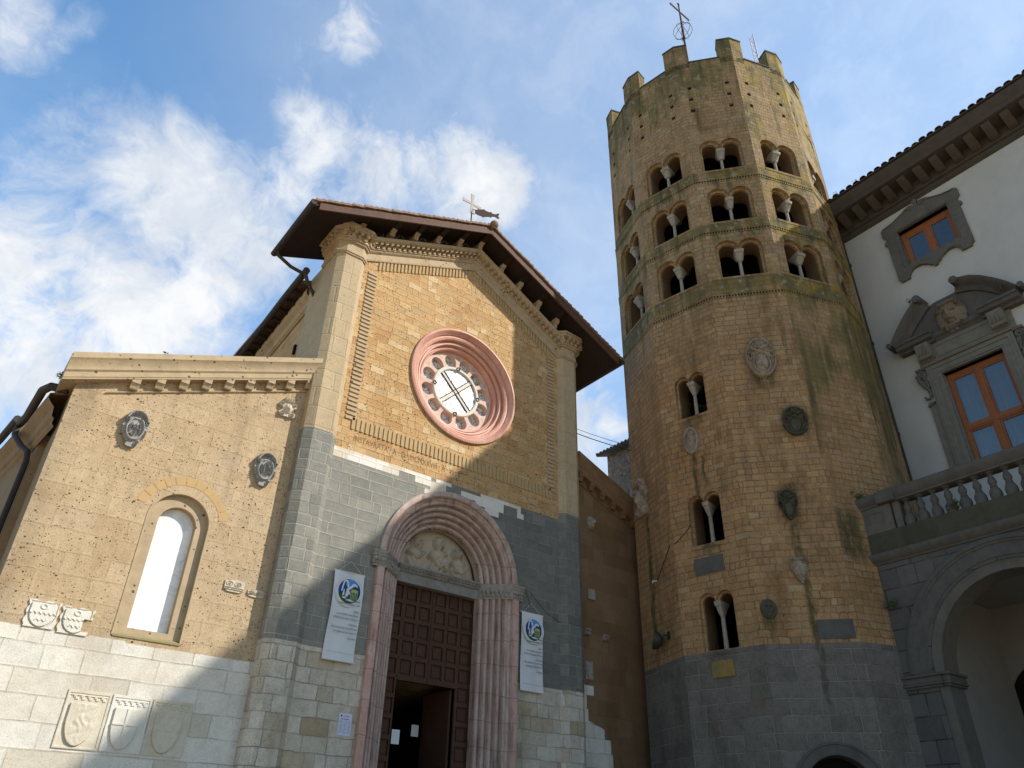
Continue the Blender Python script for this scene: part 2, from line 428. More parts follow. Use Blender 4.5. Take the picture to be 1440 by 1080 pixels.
def mat_tower():
    m, nb = new_mat("tower_tuff")
    uv, pos = coords(nb)
    px, py, pz = nb.sep(pos)
    nor = nb.node('ShaderNodeNewGeometry').outputs['True Normal']
    c, h, r = masonry(nb, uv, pos, .36, .178, TOWER, (.19, .12, .064), mort_str=1.0, mw=.0075, wob=.045, pits=1.1, pit_scale=10, stain=.9, stain_col=(.55, .50, .45), seed=13.0, grain=.45)
    cg, hg, _ = masonry(nb, uv, pos, .62, .36, TGREY, (.27, .26, .24), mw=.007, wob=.022, stain=.9, stain_col=(.58, .57, .56), seed=14.0, grain=.6, mort_vary=.8, pits=.5, pit_scale=9)
    # upper storeys are duller and greyer than the orange lower shaft
    c = nb.mix(nb.m('MULTIPLY', nb.smooth(pz, 12.0, 18.0), .8), c, nb.mix(1.0, c, (.90, .99, 1.05), 'MULTIPLY'))
    # lichen: yellow-green growth below the belfry sills and in run-off streaks
    un, vn, _ = nb.sep(uv)
    big = nb.noise(nb.vm('MULTIPLY', pos, (1, 1, .6)), 1.15, 6, .66)
    streak = nb.noise(nb.comb(nb.m('MULTIPLY', un, 3.6), nb.m('MULTIPLY', vn, .30), 0.0), 1.0, 5, .6)
    south = nb.smooth(nb.vm('DOT_PRODUCT', nor, (.35, -.94, 0)), .30, .95)
    band = None
    for zs in (17.12, 19.52, 22.0):
        b_ = nb.m('MULTIPLY', nb.smooth(pz, zs - 1.25, zs - .15), nb.m('LESS_THAN', pz, zs + .02))
        band = b_ if band is None else nb.m('MAXIMUM', band, b_)
    top = nb.m('MULTIPLY', nb.smooth(pz, 23.4, 28.0), .62)
    low = nb.m('MULTIPLY', nb.m('MULTIPLY', nb.smooth(pz, 8.0, 14.5), nb.m('LESS_THAN', pz, 16.5)), nb.m('MULTIPLY', south, .60))
    allb = nb.m('MULTIPLY', nb.m('MULTIPLY', nb.smooth(pz, 15.0, 18.0), south), .45)
    amt = nb.m('MAXIMUM', nb.m('MULTIPLY', band, nb.m('ADD', nb.m('MULTIPLY', south, .35), .65)), nb.m('MAXIMUM', nb.m('MAXIMUM', top, low), allb))
    thr = nb.m('ADD', nb.m('ADD', nb.m('MULTIPLY', big, .55), nb.m('MULTIPLY', streak, .45)), nb.m('MULTIPLY', nb.m('SUBTRACT', amt, .5), .30))
    lm = nb.m('MULTIPLY', nb.smooth(thr, .41, .56), nb.smooth(amt, .0, .35))
    yel = nb.m('MULTIPLY', nb.smooth(nb.noise(pos, 2.1, 5), .40, .60), nb.m('MULTIPLY', nb.m('ADD', .35, nb.m('MULTIPLY', south, .65)), nb.m('ADD', .25, nb.m('MULTIPLY', nb.smooth(pz, 15.2, 17.0), .75))))
    lcol = nb.mix(yel, (.095, .092, .042), (.30, .205, .030))
    lcol = nb.mix(nb.m('MULTIPLY', nb.smooth(nb.noise(pos, 4.5, 5), .57, .66), nb.m('MULTIPLY', nb.smooth(pz, 14.5, 17.0), .7)), lcol, (.30, .31, .25))
    c = nb.mix(nb.m('MULTIPLY', lm, .80), c, lcol)
    # dark run-off stains
    ds = nb.m('MULTIPLY', nb.smooth(streak, .50, .68), nb.m('ADD', .40, nb.m('MULTIPLY', nb.smooth(pz, 12.0, 18.0), .25)))
    c = nb.mix(ds, c, nb.mix(1.0, c, (.50, .50, .46), 'MULTIPLY'))
    # damp green growth round the carved arms, below sills and in thin trails
    trails = None
    wob = nb.m('MULTIPLY', nb.m('SUBTRACT', nb.noise(pos, 2.2, 4), .5), .34)
    for th_, a0, z1, z0, w0 in DAMP:
        o_, u_ = face_axes(th_)
        sx = nb.m('ADD', nb.vm('DOT_PRODUCT', nb.vm('SUBTRACT', pos, o_), u_), wob)
        m1 = nb.m('SUBTRACT', 1.0, nb.smooth(nb.m('ABSOLUTE', nb.m('SUBTRACT', sx, a0)), w0 * .25, w0))
        zz = nb.m('ADD', pz, nb.m('MULTIPLY', wob, 1.2))
        m2 = nb.m('MULTIPLY', nb.smooth(zz, z0 - .25, z0 + .35), nb.m('SUBTRACT', 1.0, nb.smooth(zz, z1 - .12, z1 + .12)))
        fm = nb.smooth(nb.vm('DOT_PRODUCT', nor, face_norm(th_)), .93, .97)
        t_ = nb.m('MULTIPLY', nb.m('MULTIPLY', m1, m2), fm)
        trails = t_ if trails is None else nb.m('MAXIMUM', trails, t_)
    tn = nb.smooth(nb.noise(nb.vm('MULTIPLY', pos, (4, 4, 1.6)), 2.0, 5, .65), .28, .58)
    dampm = nb.m('MULTIPLY', nb.m('MULTIPLY', trails, tn), .85)
    c = nb.mix(dampm, c, (.055, .056, .024))
    cg = nb.mix(nb.m('MULTIPLY', dampm, .75), cg, (.05, .052, .035))
    g = nb.smooth(pz, 5.89, 5.91)
    finish(nb, nb.mix(g, cg, c), .92, nb.mixf(g, hg, h), .75, .03)


mat_tower()


def mat_plain(name, col, var=.25, scale=6.0, rough=.85, bump=.3, dist=.01, col2=None, metal=0.0, spec=.25, pits=0):
    m, nb = new_mat(name)
    uv, pos = coords(nb)
    a = nb.noise(pos, scale, 5, .6)
    b = nb.noise(nb.vm('MULTIPLY', pos, (1, 1, .3)), scale * .35, 4, .6)
    c2 = col2 or tuple(x * .55 for x in col)
    c = nb.mix(nb.m('MULTIPLY', nb.smooth(a, .35, .75), var), col, c2)
    c = nb.mix(nb.m('MULTIPLY', nb.smooth(b, .45, .75), var), c, c2)
    h = nb.noise(pos, scale * 4, 4, .6)
    if pits:
        vo = nb.node('ShaderNodeTexVoronoi')
        vo.inputs['Scale'].default_value = 10
        nb.put(vo.inputs['Vector'], pos)
        cr, _, _ = nb.sep(vo.outputs['Color'])
        lim = nb.m('MAXIMUM', nb.m('MULTIPLY', nb.m('SUBTRACT', nb.m('POWER', cr, 1.5), .30), .42 * pits), .004)
        pm = nb.m('SUBTRACT', 1.0, nb.smooth(vo.outputs['Distance'], nb.m('MULTIPLY', lim, .7), lim))
        c = nb.mix(nb.m('MULTIPLY', pm, .85), c, tuple(x * .12 for x in col))
        h = nb.m('SUBTRACT', h, pm)
    finish(nb, c, rough, h, bump, dist, metal, spec)
    return m


mat_plain("trim_tuff", (.47, .365, .235), .5, 4, pits=1.2, bump=.6, col2=(.30, .235, .155))
mat_plain("billet_tuff", (.47, .335, .175), .4, 9, col2=(.34, .23, .11))
mat_plain("voussoir_orange", (.50, .335, .16), .35, 4, col2=(.40, .27, .14), pits=.7)
mat_plain("dark_stone", (.115, .112, .105), .5, 7, col2=(.065, .064, .06))
mat_plain("grey_arms", (.34, .335, .325), .5, 14, col2=(.21, .205, .20))
mat_plain("pale_rose", (.64, .50, .43), .5, 8, col2=(.52, .34, .28))
mat_plain("mask_stone", (.24, .195, .145), .5, 12, col2=(.13, .105, .08))
mat_plain("white_arms", (.58, .52, .42), .5, 12, col2=(.30, .24, .17))
mat_plain("weathered_arms", (.38, .325, .26), .6, 9, col2=(.13, .105, .08))
mat_plain("mossy_arms", (.10, .095, .078), .7, 10, col2=(.04, .05, .022))
mat_plain("travertine_panel", (.62, .57, .47), .45, 9, col2=(.48, .41, .30))
mat_plain("white_panel", (.68, .66, .60), .4, 9, col2=(.54, .50, .42))
mat_plain("sill_stone", (.30, .25, .16), .6, 7, col2=(.25, .22, .05))
mat_plain("pale_column", (.36, .335, .285), .6, 10, col2=(.20, .175, .14))
mat_plain("capital_stone", (.36, .33, .29), .6, 14, col2=(.14, .125, .11))
mat_plain("tympanum_stone", (.47, .40, .31), .35, 10, col2=(.35, .29, .21))
mat_plain("lintel_stone", (.28, .265, .24), .6, 8, col2=(.15, .14, .125))
mat_plain("roof_wood", (.032, .020, .015), .5, 10, col2=(.02, .013, .010), rough=.75)
mat_plain("fascia_wood", (.115, .058, .040), .5, 10, col2=(.045, .026, .022), rough=.7)
mat_plain("terracotta", (.28, .17, .105), .6, 8, col2=(.15, .11, .075))
mat_plain("dark_tiles", (.075, .06, .05), .5, 8, col2=(.04, .035, .03))
mat_plain("gutter_metal", (.052, .044, .038), .5, 6, rough=.7, col2=(.03, .026, .022))
mat_plain("iron", (.045, .038, .034), .4, 20, rough=.55, metal=.4, col2=(.08, .04, .025))
mat_plain("rusty_copper", (.13, .085, .06), .5, 20, rough=.55, metal=.3, col2=(.08, .05, .04))
mat_plain("pale_wood", (.46, .42, .37), .4, 20, col2=(.34, .3, .26))
mat_plain("door_wood", (.088, .042, .026), .5, 12, rough=.65, col2=(.05, .024, .016))
mat_plain("window_wood", (.33, .115, .035), .45, 14, rough=.5, col2=(.20, .06, .02), spec=.4)
mat_plain("plaster", (.51, .51, .49), .45, 1.6, bump=.2, col2=(.415, .41, .385))
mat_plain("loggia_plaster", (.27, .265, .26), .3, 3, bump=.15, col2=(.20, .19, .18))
mat_plain("cornice_stone", (.085, .070, .058), .5, 5, col2=(.05, .042, .036))
mat_plain("shade_tuff", (.26, .185, .105), .5, 5, col2=(.17, .12, .07), pits=.6)  # tuff darkened: the flank's shade put into its colour
mat_plain("window_stone", (.14, .134, .12), .5, 6, col2=(.085, .08, .07))
mat_plain("pale_window_stone", (.205, .20, .172), .5, 6, col2=(.13, .125, .108))
mat_plain("mossy_stone", (.075, .075, .055), .6, 6, col2=(.045, .05, .03))
mat_plain("banner_cloth", (.70, .72, .74), .12, 3, rough=.7, bump=.1)
mat_plain("paper", (.62, .64, .80), .05, 30, rough=.7, bump=.05, col2=(.5, .54, .74))
mat_plain("white_paper", (.66, .68, .70), .05, 30, rough=.7, bump=.05)
mat_plain("ink_grey", (.22, .24, .30), .1, 30, bump=0.0)
mat_plain("ink_dark", (.03, .03, .05), .1, 30, bump=0.0)
mat_plain("emblem_blue", (.02, .07, .30), .8, 6, bump=0.0, col2=(.01, .02, .10))
mat_plain("emblem_sky", (.10, .32, .70), .4, 12, bump=0.0, col2=(.05, .2, .5))
mat_plain("emblem_white", (.72, .74, .76), .5, 30, bump=0.0, col2=(.35, .4, .42))
mat_plain("emblem_yellow", (.48, .50, .06), .6, 30, bump=0.0, col2=(.25, .42, .08))
mat_plain("emblem_green", (.04, .10, .03), .6, 30, bump=0.0)
mat_plain("inscription_cut", (.21, .13, .06), .3, 20)
mat_plain("brass_plate", (.30, .20, .06), .7, 9, rough=.6, col2=(.16, .14, .07))
mat_plain("shaded_reveal_tuff", (.15, .098, .055), .5, 6, col2=(.09, .06, .036))  # reveal stone darkened: shade inside the tower arches put into its colour
mat_plain("black_interior", (.006, .005, .0045), .2, 3)  # near black: the darkness of openings and gaps put into the colour
mat_plain("cable_rubber", (.02, .02, .02), .1, 3, rough=.6)
mat_plain("red_white_metal", (.62, .58, .58), .9, 14, rough=.5, col2=(.30, .08, .07), bump=0.0)
mat_plain("floodlight_metal", (.06, .06, .05), .3, 12, rough=.5, metal=.5)
mat_plain("leaf", (.055, .085, .025), .6, 9, rough=.6, col2=(.10, .12, .035))
mat_plain("dry_leaf", (.16, .14, .06), .5, 9, rough=.7, col2=(.08, .09, .03))


def mat_marble():
    for name, a, b, c in (("pink_marble", (.52, .31, .25), (.58, .42, .36), (.36, .18, .14)),
                          ("pink_white_marble", (.43, .295, .25), (.53, .43, .375), (.27, .155, .125)),
                          ("rose_marble", (.56, .285, .215), (.62, .38, .30), (.40, .15, .105))):
        m, nb = new_mat(name)
        uv, pos = coords(nb)
        n = nb.noise(nb.vm('MULTIPLY', pos, (1, 1, .5)), 3.0, 6, .65, .6)
        f = nb.noise(pos, 16, 5, .65)
        col = nb.mix(nb.smooth(n, .35, .7), a, b)
        col = nb.mix(nb.m('MULTIPLY', nb.smooth(f, .52, .72), .6), col, c)
        u, v, _ = nb.sep(uv)
        # joints between drums
        jv = nb.m('FRACT', nb.m('ADD', nb.m('DIVIDE', v, .62), nb.m('MULTIPLY', nb.noise(pos, .8, 1), .6)))
        if name != "rose_marble":
            jm = nb.m('LESS_THAN', nb.m('MINIMUM', jv, nb.m('SUBTRACT', 1.0, jv)), .012)
            col = nb.mix(nb.m('MULTIPLY', jm, .6), col, tuple(x * .4 for x in c))
        # grime that has run down from the capitals
        gr = nb.noise(nb.vm('MULTIPLY', pos, (3.5, 3.5, .5)), 2.0, 5, .65)
        col = nb.mix(nb.m('MULTIPLY', nb.smooth(gr, .5, .72), .75 if name != "rose_marble" else .2), col, tuple(x * .45 for x in c))
        finish(nb, col, .6 if name != 'rose_marble' else .5, f, .3, .01, spec=.35)


mat_marble()


def mat_alabaster():
    m, nb = new_mat("alabaster")
    uv, pos = coords(nb)
    n = nb.noise(pos, 2.2, 7, .7, 1.2)
    col = nb.mix(nb.smooth(n, .46, .62), (.86, .86, .86), (.68, .69, .71))
    finish(nb, col, .35, n, .1, .01, spec=.4)
    m, nb = new_mat("leaded_glass")
    uv, pos = coords(nb)
    vo = nb.node('ShaderNodeTexVoronoi', feature='DISTANCE_TO_EDGE')
    vo.inputs['Scale'].default_value = 6.5
    nb.put(vo.inputs['Vector'], nb.vm('ADD', pos, nb.vm('SCALE', nb.comb(nb.noise(pos, 4, 3), nb.noise(nb.vm('ADD', pos, (3, 3, 3)), 4, 3), nb.noise(nb.vm('ADD', pos, (8, 1, 3)), 4, 3)), .35)))
    lead = nb.m('SUBTRACT', 1.0, nb.smooth(vo.outputs['Distance'], .035, .11))
    tint = nb.noise(pos, 5, 2)
    col = nb.mix(nb.smooth(tint, .35, .7), (.70, .70, .70), (.52, .56, .58))
    vo2 = nb.noise(pos, 9, 1)
    col = nb.mix(nb.m('MULTIPLY', nb.smooth(vo2, .66, .72), .6), col, (.30, .40, .36))
    col = nb.mix(nb.m('MULTIPLY', lead, .85), col, (.13, .12, .12))
    finish(nb, col, .25, nb.m('SUBTRACT', 1.0, lead), .2, .01, spec=.5)
    m, nb = new_mat("window_glass")
    uv, pos = coords(nb)
    b = nb.node('ShaderNodeBsdfPrincipled')
    b.inputs['Base Color'].default_value = (.035, .04, .05, 1)
    b.inputs['Roughness'].default_value = .03
    b.inputs['IOR'].default_value = 2.5
    b.inputs['Specular IOR Level'].default_value = .6
    bp = nb.node('ShaderNodeBump')
    bp.inputs['Strength'].default_value = .04
    bp.inputs['Distance'].default_value = .02
    nb.put(bp.inputs['Height'], nb.noise(pos, 1.3, 2))
    nb.l.new(bp.outputs[0], b.inputs['Normal'])
    tr = nb.node('ShaderNodeBsdfTransparent')
    mx = nb.node('ShaderNodeMixShader')
    mx.inputs[0].default_value = .72
    nb.l.new(tr.outputs[0], mx.inputs[1])
    nb.l.new(b.outputs[0], mx.inputs[2])
    o = nb.node('ShaderNodeOutputMaterial')
    nb.l.new(mx.outputs[0], o.inputs[0])
    mat_plain("curtain", (.55, .55, .56), .2, 3, bump=.1)


mat_alabaster()
mat_simple_masonry("loggia_ashlar", bw=1.0, bh=.48, stops=[(0, (.092, .092, .092)), (.5, (.112, .112, .112)), (1, (.128, .126, .122))], mortar=(.03, .03, .03), mw=.011, wob=.004, stain=.5, stain_col=(.62, .62, .58), seed=15.0, grain=.35, jit=.3, mort_vary=.2, bump=.5)

# ---------------------------------------------------------------- mesh helpers
class Fr:
    """wall frame: a along the wall, b up, c out of the wall"""
    def __init__(s, o, u, n):
        s.o = Vector(o)
        s.u = Vector(u).normalized()
        s.n = Vector(n).normalized()

    def p(s, a, b, c=0.0):
        return s.o + s.u * a + Vector((0, 0, b)) + s.n * c


class MB:
    def __init__(s):
        s.v = []
        s.f = []
        s.mi = []
        s.cur = 0

    def add(s, verts, faces):
        k = len(s.v)
        s.v += [tuple(x) for x in verts]
        for f in faces:
            s.f.append(tuple(i + k for i in f))
            s.mi.append(s.cur)

    def box(s, fr, a0, a1, b0, b1, c0, c1):
        vs = [fr.p(a, b, c) for c in (c0, c1) for b in (b0, b1) for a in (a0, a1)]
        s.add(vs, [(0, 1, 3, 2), (4, 6, 7, 5), (0, 4, 5, 1), (2, 3, 7, 6), (0, 2, 6, 4), (1, 5, 7, 3)])

    def prism(s, fr, poly, c0, c1, cap0=True, cap1=True):
        n = len(poly)
        vs = [fr.p(a, b, c0) for a, b in poly] + [fr.p(a, b, c1) for a, b in poly]
        fs = [(i, (i + 1) % n, n + (i + 1) % n, n + i) for i in range(n)]
        tri = tessellate_polygon([[Vector((a, b, 0)) for a, b in poly]])
        if cap0:
            fs += [tuple(t) for t in tri]
        if cap1:
            fs += [tuple(n + i for i in t) for t in tri]
        s.add(vs, fs)

    def panel(s, fr, outer, holes, c=0.0, reveal=0.0):
        """flat wall with openings; reveal = depth of the reveals behind it"""
        loops = [outer] + holes
        flat = [q for lp in loops for q in lp]
        tri = tessellate_polygon([[Vector((a, b, 0)) for a, b in lp] for lp in loops])
        s.add([fr.p(a, b, c) for a, b in flat], [tuple(t) for t in tri])
        if reveal:
            for hl in holes:
                s.band(fr, hl, c, c - reveal)

    def band(s, fr, loop, c0, c1, closed=True):
        n = len(loop)
        vs = [fr.p(a, b, c0) for a, b in loop] + [fr.p(a, b, c1) for a, b in loop]
        s.add(vs, [(i, (i + 1) % n, n + (i + 1) % n, n + i) for i in range(n if closed else n - 1)])

    def plan(s, poly, z0, z1):
        n = len(poly)
        vs = [(x, y, z0) for x, y in poly] + [(x, y, z1) for x, y in poly]
        fs = [(i, (i + 1) % n, n + (i + 1) % n, n + i) for i in range(n)]
        tri = tessellate_polygon([[Vector((a, b, 0)) for a, b in poly]])
        fs += [tuple(t) for t in tri] + [tuple(n + i for i in t) for t in tri]
        s.add(vs, fs)

    def grid(s, rows, close_u=False, close_v=False):
        """rows of equal length point lists"""
        nr, nc = len(rows), len(rows[0])
        vs = [q for r in rows for q in r]
        fs = []
        for i in range(nr if close_v else nr - 1):
            for j in range(nc if close_u else nc - 1):
                a, b = i * nc + j, i * nc + (j + 1) % nc
                c, d = ((i + 1) % nr) * nc + (j + 1) % nc, ((i + 1) % nr) * nc + j
                fs.append((a, b, c, d))
        s.add(vs, fs)

    def ring(s, fr, ca, cb, t0, t1, prof, seg=32, sx=1.0):
        """sweep profile points (radius, c) round a centre in the wall plane"""
        full = abs(t1 - t0) > 359.9
        rows = []
        for i in range(seg + (0 if full else 1)):
            t = radians(t0 + (t1 - t0) * i / seg)
            rows.append([fr.p(ca + r * cos(t) * sx, cb + r * sin(t), c) for r, c in prof])
        s.grid(rows, close_v=full)

    def extr(s, fr, prof, p0, p1, capped=True):
        """profile (c, b) carried in a straight line from (a, b) p0 to p1"""
        rows = [[fr.p(a, b + pb, pc) for pc, pb in prof] for a, b in (p0, p1)]
        s.grid(rows, close_u=True)
        if capped:
            tri = tessellate_polygon([[Vector((c, b, 0)) for c, b in prof]])
            for r in rows:
                s.add(r, [tuple(t) for t in tri])

    def tube(s, pts, r, n=8, caps=True, closed=False):
        pts = [Vector(q) for q in pts]
        rows = []
        m = len(pts)
        prev = None
        for i, q in enumerate(pts):
            t = (pts[(i + 1) % m] - pts[i - 1]) if closed else (pts[min(i + 1, m - 1)] - pts[max(i - 1, 0)])
            t.normalize()
            if prev is None:
                ref = Vector((0, 0, 1)) if abs(t.z) < .9 else Vector((1, 0, 0))
                x = t.cross(ref).normalized()
            else:
                x = (prev - t * prev.dot(t)).normalized()
            prev = x
            y = t.cross(x)
            rr = r[i] if isinstance(r, (list, tuple)) else r
            rows.append([q + (x * cos(2 * pi * k / n) + y * sin(2 * pi * k / n)) * rr for k in range(n)])
        s.grid(rows, close_u=True, close_v=closed)
        if caps and not closed:
            for r_ in (rows[0], rows[-1]):
                s.add(r_, [tuple(range(n))])

    def lathe(s, o, prof, n=16, axis=(0, 0, 1)):
        ax = Vector(axis).normalized()
        x = ax.orthogonal().normalized()
        y = ax.cross(x)
        o = Vector(o)
        s.grid([[o + ax * z + (x * cos(2 * pi * k / n) + y * sin(2 * pi * k / n)) * r for k in range(n)] for r, z in prof], close_u=True)

    def ball(s, o, r, n=8, squash=(1, 1, 1)):
        rows = []
        for i in range(n + 1):
            t = pi * i / n - pi / 2
            rows.append([Vector(o) + Vector((r * cos(t) * cos(2 * pi * k / (2 * n)) * squash[0], r * cos(t) * sin(2 * pi * k / (2 * n)) * squash[1], r * sin(t) * squash[2])) for k in range(2 * n)])
        s.grid(rows, close_u=True)

    def build(s, name, mats, parent=None, smooth=32, bevel=0.0, weld=True):
        me = bpy.data.meshes.new(name)
        me.from_pydata(s.v, [], s.f)
        if isinstance(mats, str):
            mats = [mats]
        for k in mats:
            me.materials.append(MATS[k])
        me.polygons.foreach_set('material_index', s.mi)
        bm = bmesh.new()
        bm.from_mesh(me)
        if weld:
            bmesh.ops.remove_doubles(bm, verts=bm.verts, dist=1e-5)
        bmesh.ops.recalc_face_normals(bm, faces=bm.faces)
        uvl = bm.loops.layers.uv.new("UVMap")
        zz = Vector((0, 0, 1))
        for f in bm.faces:
            n = f.normal
            if abs(n.z) > .8:
                for l in f.loops:
                    l[uvl].uv = (l.vert.co.x, l.vert.co.y)
            else:
                t = zz.cross(n)
                t.normalize()
                for l in f.loops:
                    l[uvl].uv = (l.vert.co.dot(t), l.vert.co.z)
        bm.to_mesh(me)
        bm.free()
        if smooth:
            me.polygons.foreach_set('use_smooth', [True] * len(me.polygons))
            me.set_sharp_from_angle(angle=radians(smooth))
        o = bpy.data.objects.new(name, me)
        COL.objects.link(o)
        if parent is not None:
            o.parent = parent
            o.matrix_parent_inverse = Matrix.Translation(parent.location).inverted() if parent.type == 'EMPTY' else Matrix.Identity(4)
        if bevel:
            b = o.modifiers.new("bevel", 'BEVEL')
            b.width = bevel
            b.segments = 2
            b.limit_method = 'ANGLE'
            b.angle_limit = radians(40)
        return o


def thing(name, label, cat, loc=(0, 0, 0), group=None):
    o = bpy.data.objects.new(name, None)
    o.empty_display_size = .3
    COL.objects.link(o)
    o.location = loc
    o['label'] = label
    o['category'] = cat
    if group:
        o['group'] = group
    return o


def tag(o, label, cat, group=None):
    o['label'] = label
    o['category'] = cat
    if group:
        o['group'] = group
    return o


def structure(o):
    o['kind'] = 'structure'
    return o


def arc(ca, cb, r, t0, t1, n=12, sx=1.0):
    return [(ca + r * cos(radians(t0 + (t1 - t0) * i / n)) * sx, cb + r * sin(radians(t0 + (t1 - t0) * i / n))) for i in range(n + 1)]


def arched(a0, a1, b0, bs, n=14):
    """round-headed opening, anticlockwise"""
    r = (a1 - a0) / 2
    return [(a0, b0), (a1, b0)] + arc((a0 + a1) / 2, bs, r, 0, 180, n)


def offset_open(pts, d):
    """shift an open polyline to its right-hand side by d"""
    out = []
    for i, p in enumerate(pts):
        ns = []
        for j in (i - 1, i):
            if 0 <= j < len(pts) - 1:
                dx, dy = pts[j + 1][0] - pts[j][0], pts[j + 1][1] - pts[j][1]
                L = hypot(dx, dy)
                ns.append((dy / L, -dx / L))
        nx, ny = sum(q[0] for q in ns) / len(ns), sum(q[1] for q in ns) / len(ns)
        k = d / (nx * nx + ny * ny)
        out.append((p[0] + nx * k, p[1] + ny * k))
    return out


def text_mesh(txt, name, mat, parent, fr, a, b, c, size, align='LEFT', width=1.0, extr=.002):
    cu = bpy.data.curves.new(name, 'FONT')
    cu.body = txt
    cu.size = size
    cu.align_x = align
    cu.extrude = extr
    cu.resolution_u = 2
    to = bpy.data.objects.new(name, cu)
    COL.objects.link(to)
    dg = bpy.context.evaluated_depsgraph_get()
    me = bpy.data.meshes.new_from_object(to.evaluated_get(dg))
    bpy.data.objects.remove(to)
    for v in me.vertices:
        x, y, z = v.co
        v.co = fr.p(a + x * width, b + y, c + z)
    me.materials.clear()
    me.materials.append(MATS[mat])
    o = bpy.data.objects.new(name, me)
    COL.objects.link(o)
    o.parent = parent
    if parent is not None and parent.type == 'EMPTY':
        o.matrix_parent_inverse = Matrix.Translation(parent.location).inverted()
    return o


# ---- carved reliefs: a height field cut to an outline, with a skirt back to the wall
def ell(x, y, cx, cy, rx, ry, h=1.0, p=.5):
    d = 1 - ((x - cx) / rx) ** 2 - ((y - cy) / ry) ** 2
    return h * np.clip(d, 0, None) ** p


def bar(x, y, x0, y0, x1, y1, r, h=1.0):
    dx, dy = x1 - x0, y1 - y0
    t = np.clip(((x - x0) * dx + (y - y0) * dy) / (dx * dx + dy * dy + 1e-9), 0, 1)
    d = np.hypot(x - x0 - t * dx, y - y0 - t * dy)
    return h * np.sqrt(np.clip(1 - (d / r) ** 2, 0, None))


def ringf(x, y, cx, cy, rx, ry, w, h=1.0):
    d = np.abs(np.hypot((x - cx) / rx, (y - cy) / ry) - 1) * min(rx, ry)
    return h * np.sqrt(np.clip(1 - (d / w) ** 2, 0, None))


def scroll(x, y, cx, cy, r, h=1.0):
    d = np.hypot(x - cx, y - cy)
    an = np.arctan2(y - cy, x - cx)
    g = .55 + .45 * np.cos(2 * pi * (d / r * 1.7 - an / (2 * pi)))
    return np.where(d < r, h * (g * .7 + .3 * (1 - (d / r) ** 2)), 0)


def relief(name, fr, a, b, w, h, inside, height, mat, depth=.1, res=44, parent=None, c=0.0, rot=0.0, rough=.06, seed=1):
    """inside(x, y) and height(x, y) take x, y in [-1, 1]; height in units of depth"""
    nx = res
    ny = max(8, int(res * h / w))
    X, Y = np.meshgrid(np.linspace(-1, 1, nx + 1), np.linspace(-1, 1, ny + 1))
    I = inside(X, Y)
    rg = np.random.RandomState(seed)
    H = np.clip(height(X, Y) + rg.uniform(-rough, rough, X.shape), .05, None) * depth
    mb = MB()
    idx = {}
    vs = []
    cr, sr = cos(rot), sin(rot)

    def vid(i, j, lv):
        k = (i, j, lv)
        if k not in idx:
            idx[k] = len(vs)
            xx, yy = X[i, j] * w / 2, Y[i, j] * h / 2
            vs.append(fr.p(a + xx * cr - yy * sr, b + xx * sr + yy * cr, c + (H[i, j] if lv else -.02)))
        return idx[k]
    fs = []
    Ic = (I[:-1, :-1].astype(int) + I[1:, :-1] + I[:-1, 1:] + I[1:, 1:]) >= 3
    for i in range(ny):
        for j in range(nx):
            if not Ic[i, j]:
                continue
            fs.append((vid(i, j, 1), vid(i, j + 1, 1), vid(i + 1, j + 1, 1), vid(i + 1, j, 1)))
            for di, dj, e in ((-1, 0, ((i, j), (i, j + 1))), (1, 0, ((i + 1, j + 1), (i + 1, j))), (0, -1, ((i + 1, j), (i, j))), (0, 1, ((i, j + 1), (i + 1, j + 1)))):
                p, q = i + di, j + dj
                if not (0 <= p < ny and 0 <= q < nx) or not Ic[p, q]:
                    (r0, s0), (r1, s1) = e
                    fs.append((vid(r0, s0, 1), vid(r0, s0, 0), vid(r1, s1, 0), vid(r1, s1, 1)))
    mb.add(vs, fs)
    return mb.build(name, mat, parent, smooth=50, weld=False)


def shield_in(x, y, s=1.0, top=.85):
    """heater shield mask"""
    wdt = np.where(y > 0.1, .86 * s, .86 * s * np.sqrt(np.clip(1 - ((y - .1) / 1.05) ** 2, 0, None)))
    return (np.abs(x) < wdt) & (y < top * s) & (y > -.95 * s)


def leaf_tuft(name, pos, r, n, label, mat='leaf', seed=1, up=(0, 0, 1), spread=1.0, size=.05):
    rg = random.Random(seed)
    mb = MB()
    upv = Vector(up).normalized()
    pos = Vector(pos)
    for i in range(n):
        d = (upv * rg.uniform(.2, 1.0) + Vector((rg.uniform(-1, 1), rg.uniform(-1, 1), rg.uniform(-.5, .6))) * spread).normalized()
        q = pos + d * r * rg.uniform(.25, 1.0)
        t = d.cross(Vector((rg.uniform(-1, 1), rg.uniform(-1, 1), rg.uniform(-1, 1)))).normalized()
        e = (d * .7 + Vector((rg.uniform(-1, 1), rg.uniform(-1, 1), rg.uniform(-1, .3)))).normalized()
        L = size * rg.uniform(.6, 1.4)
        mb.add([q - e * L * .2, q + t * L * .35 + e * L * .4, q + e * L * 1.1, q - t * L * .35 + e * L * .4], [(0, 1, 2, 3)])
        if i % 5 == 0:
            mb.tube([pos, pos.lerp(q, .5) + upv * r * .08, q], [.006, .004, .002], 4)
    o = mb.build(name, mat, None, smooth=0, weld=False)
    return tag(o, label, 'plant')

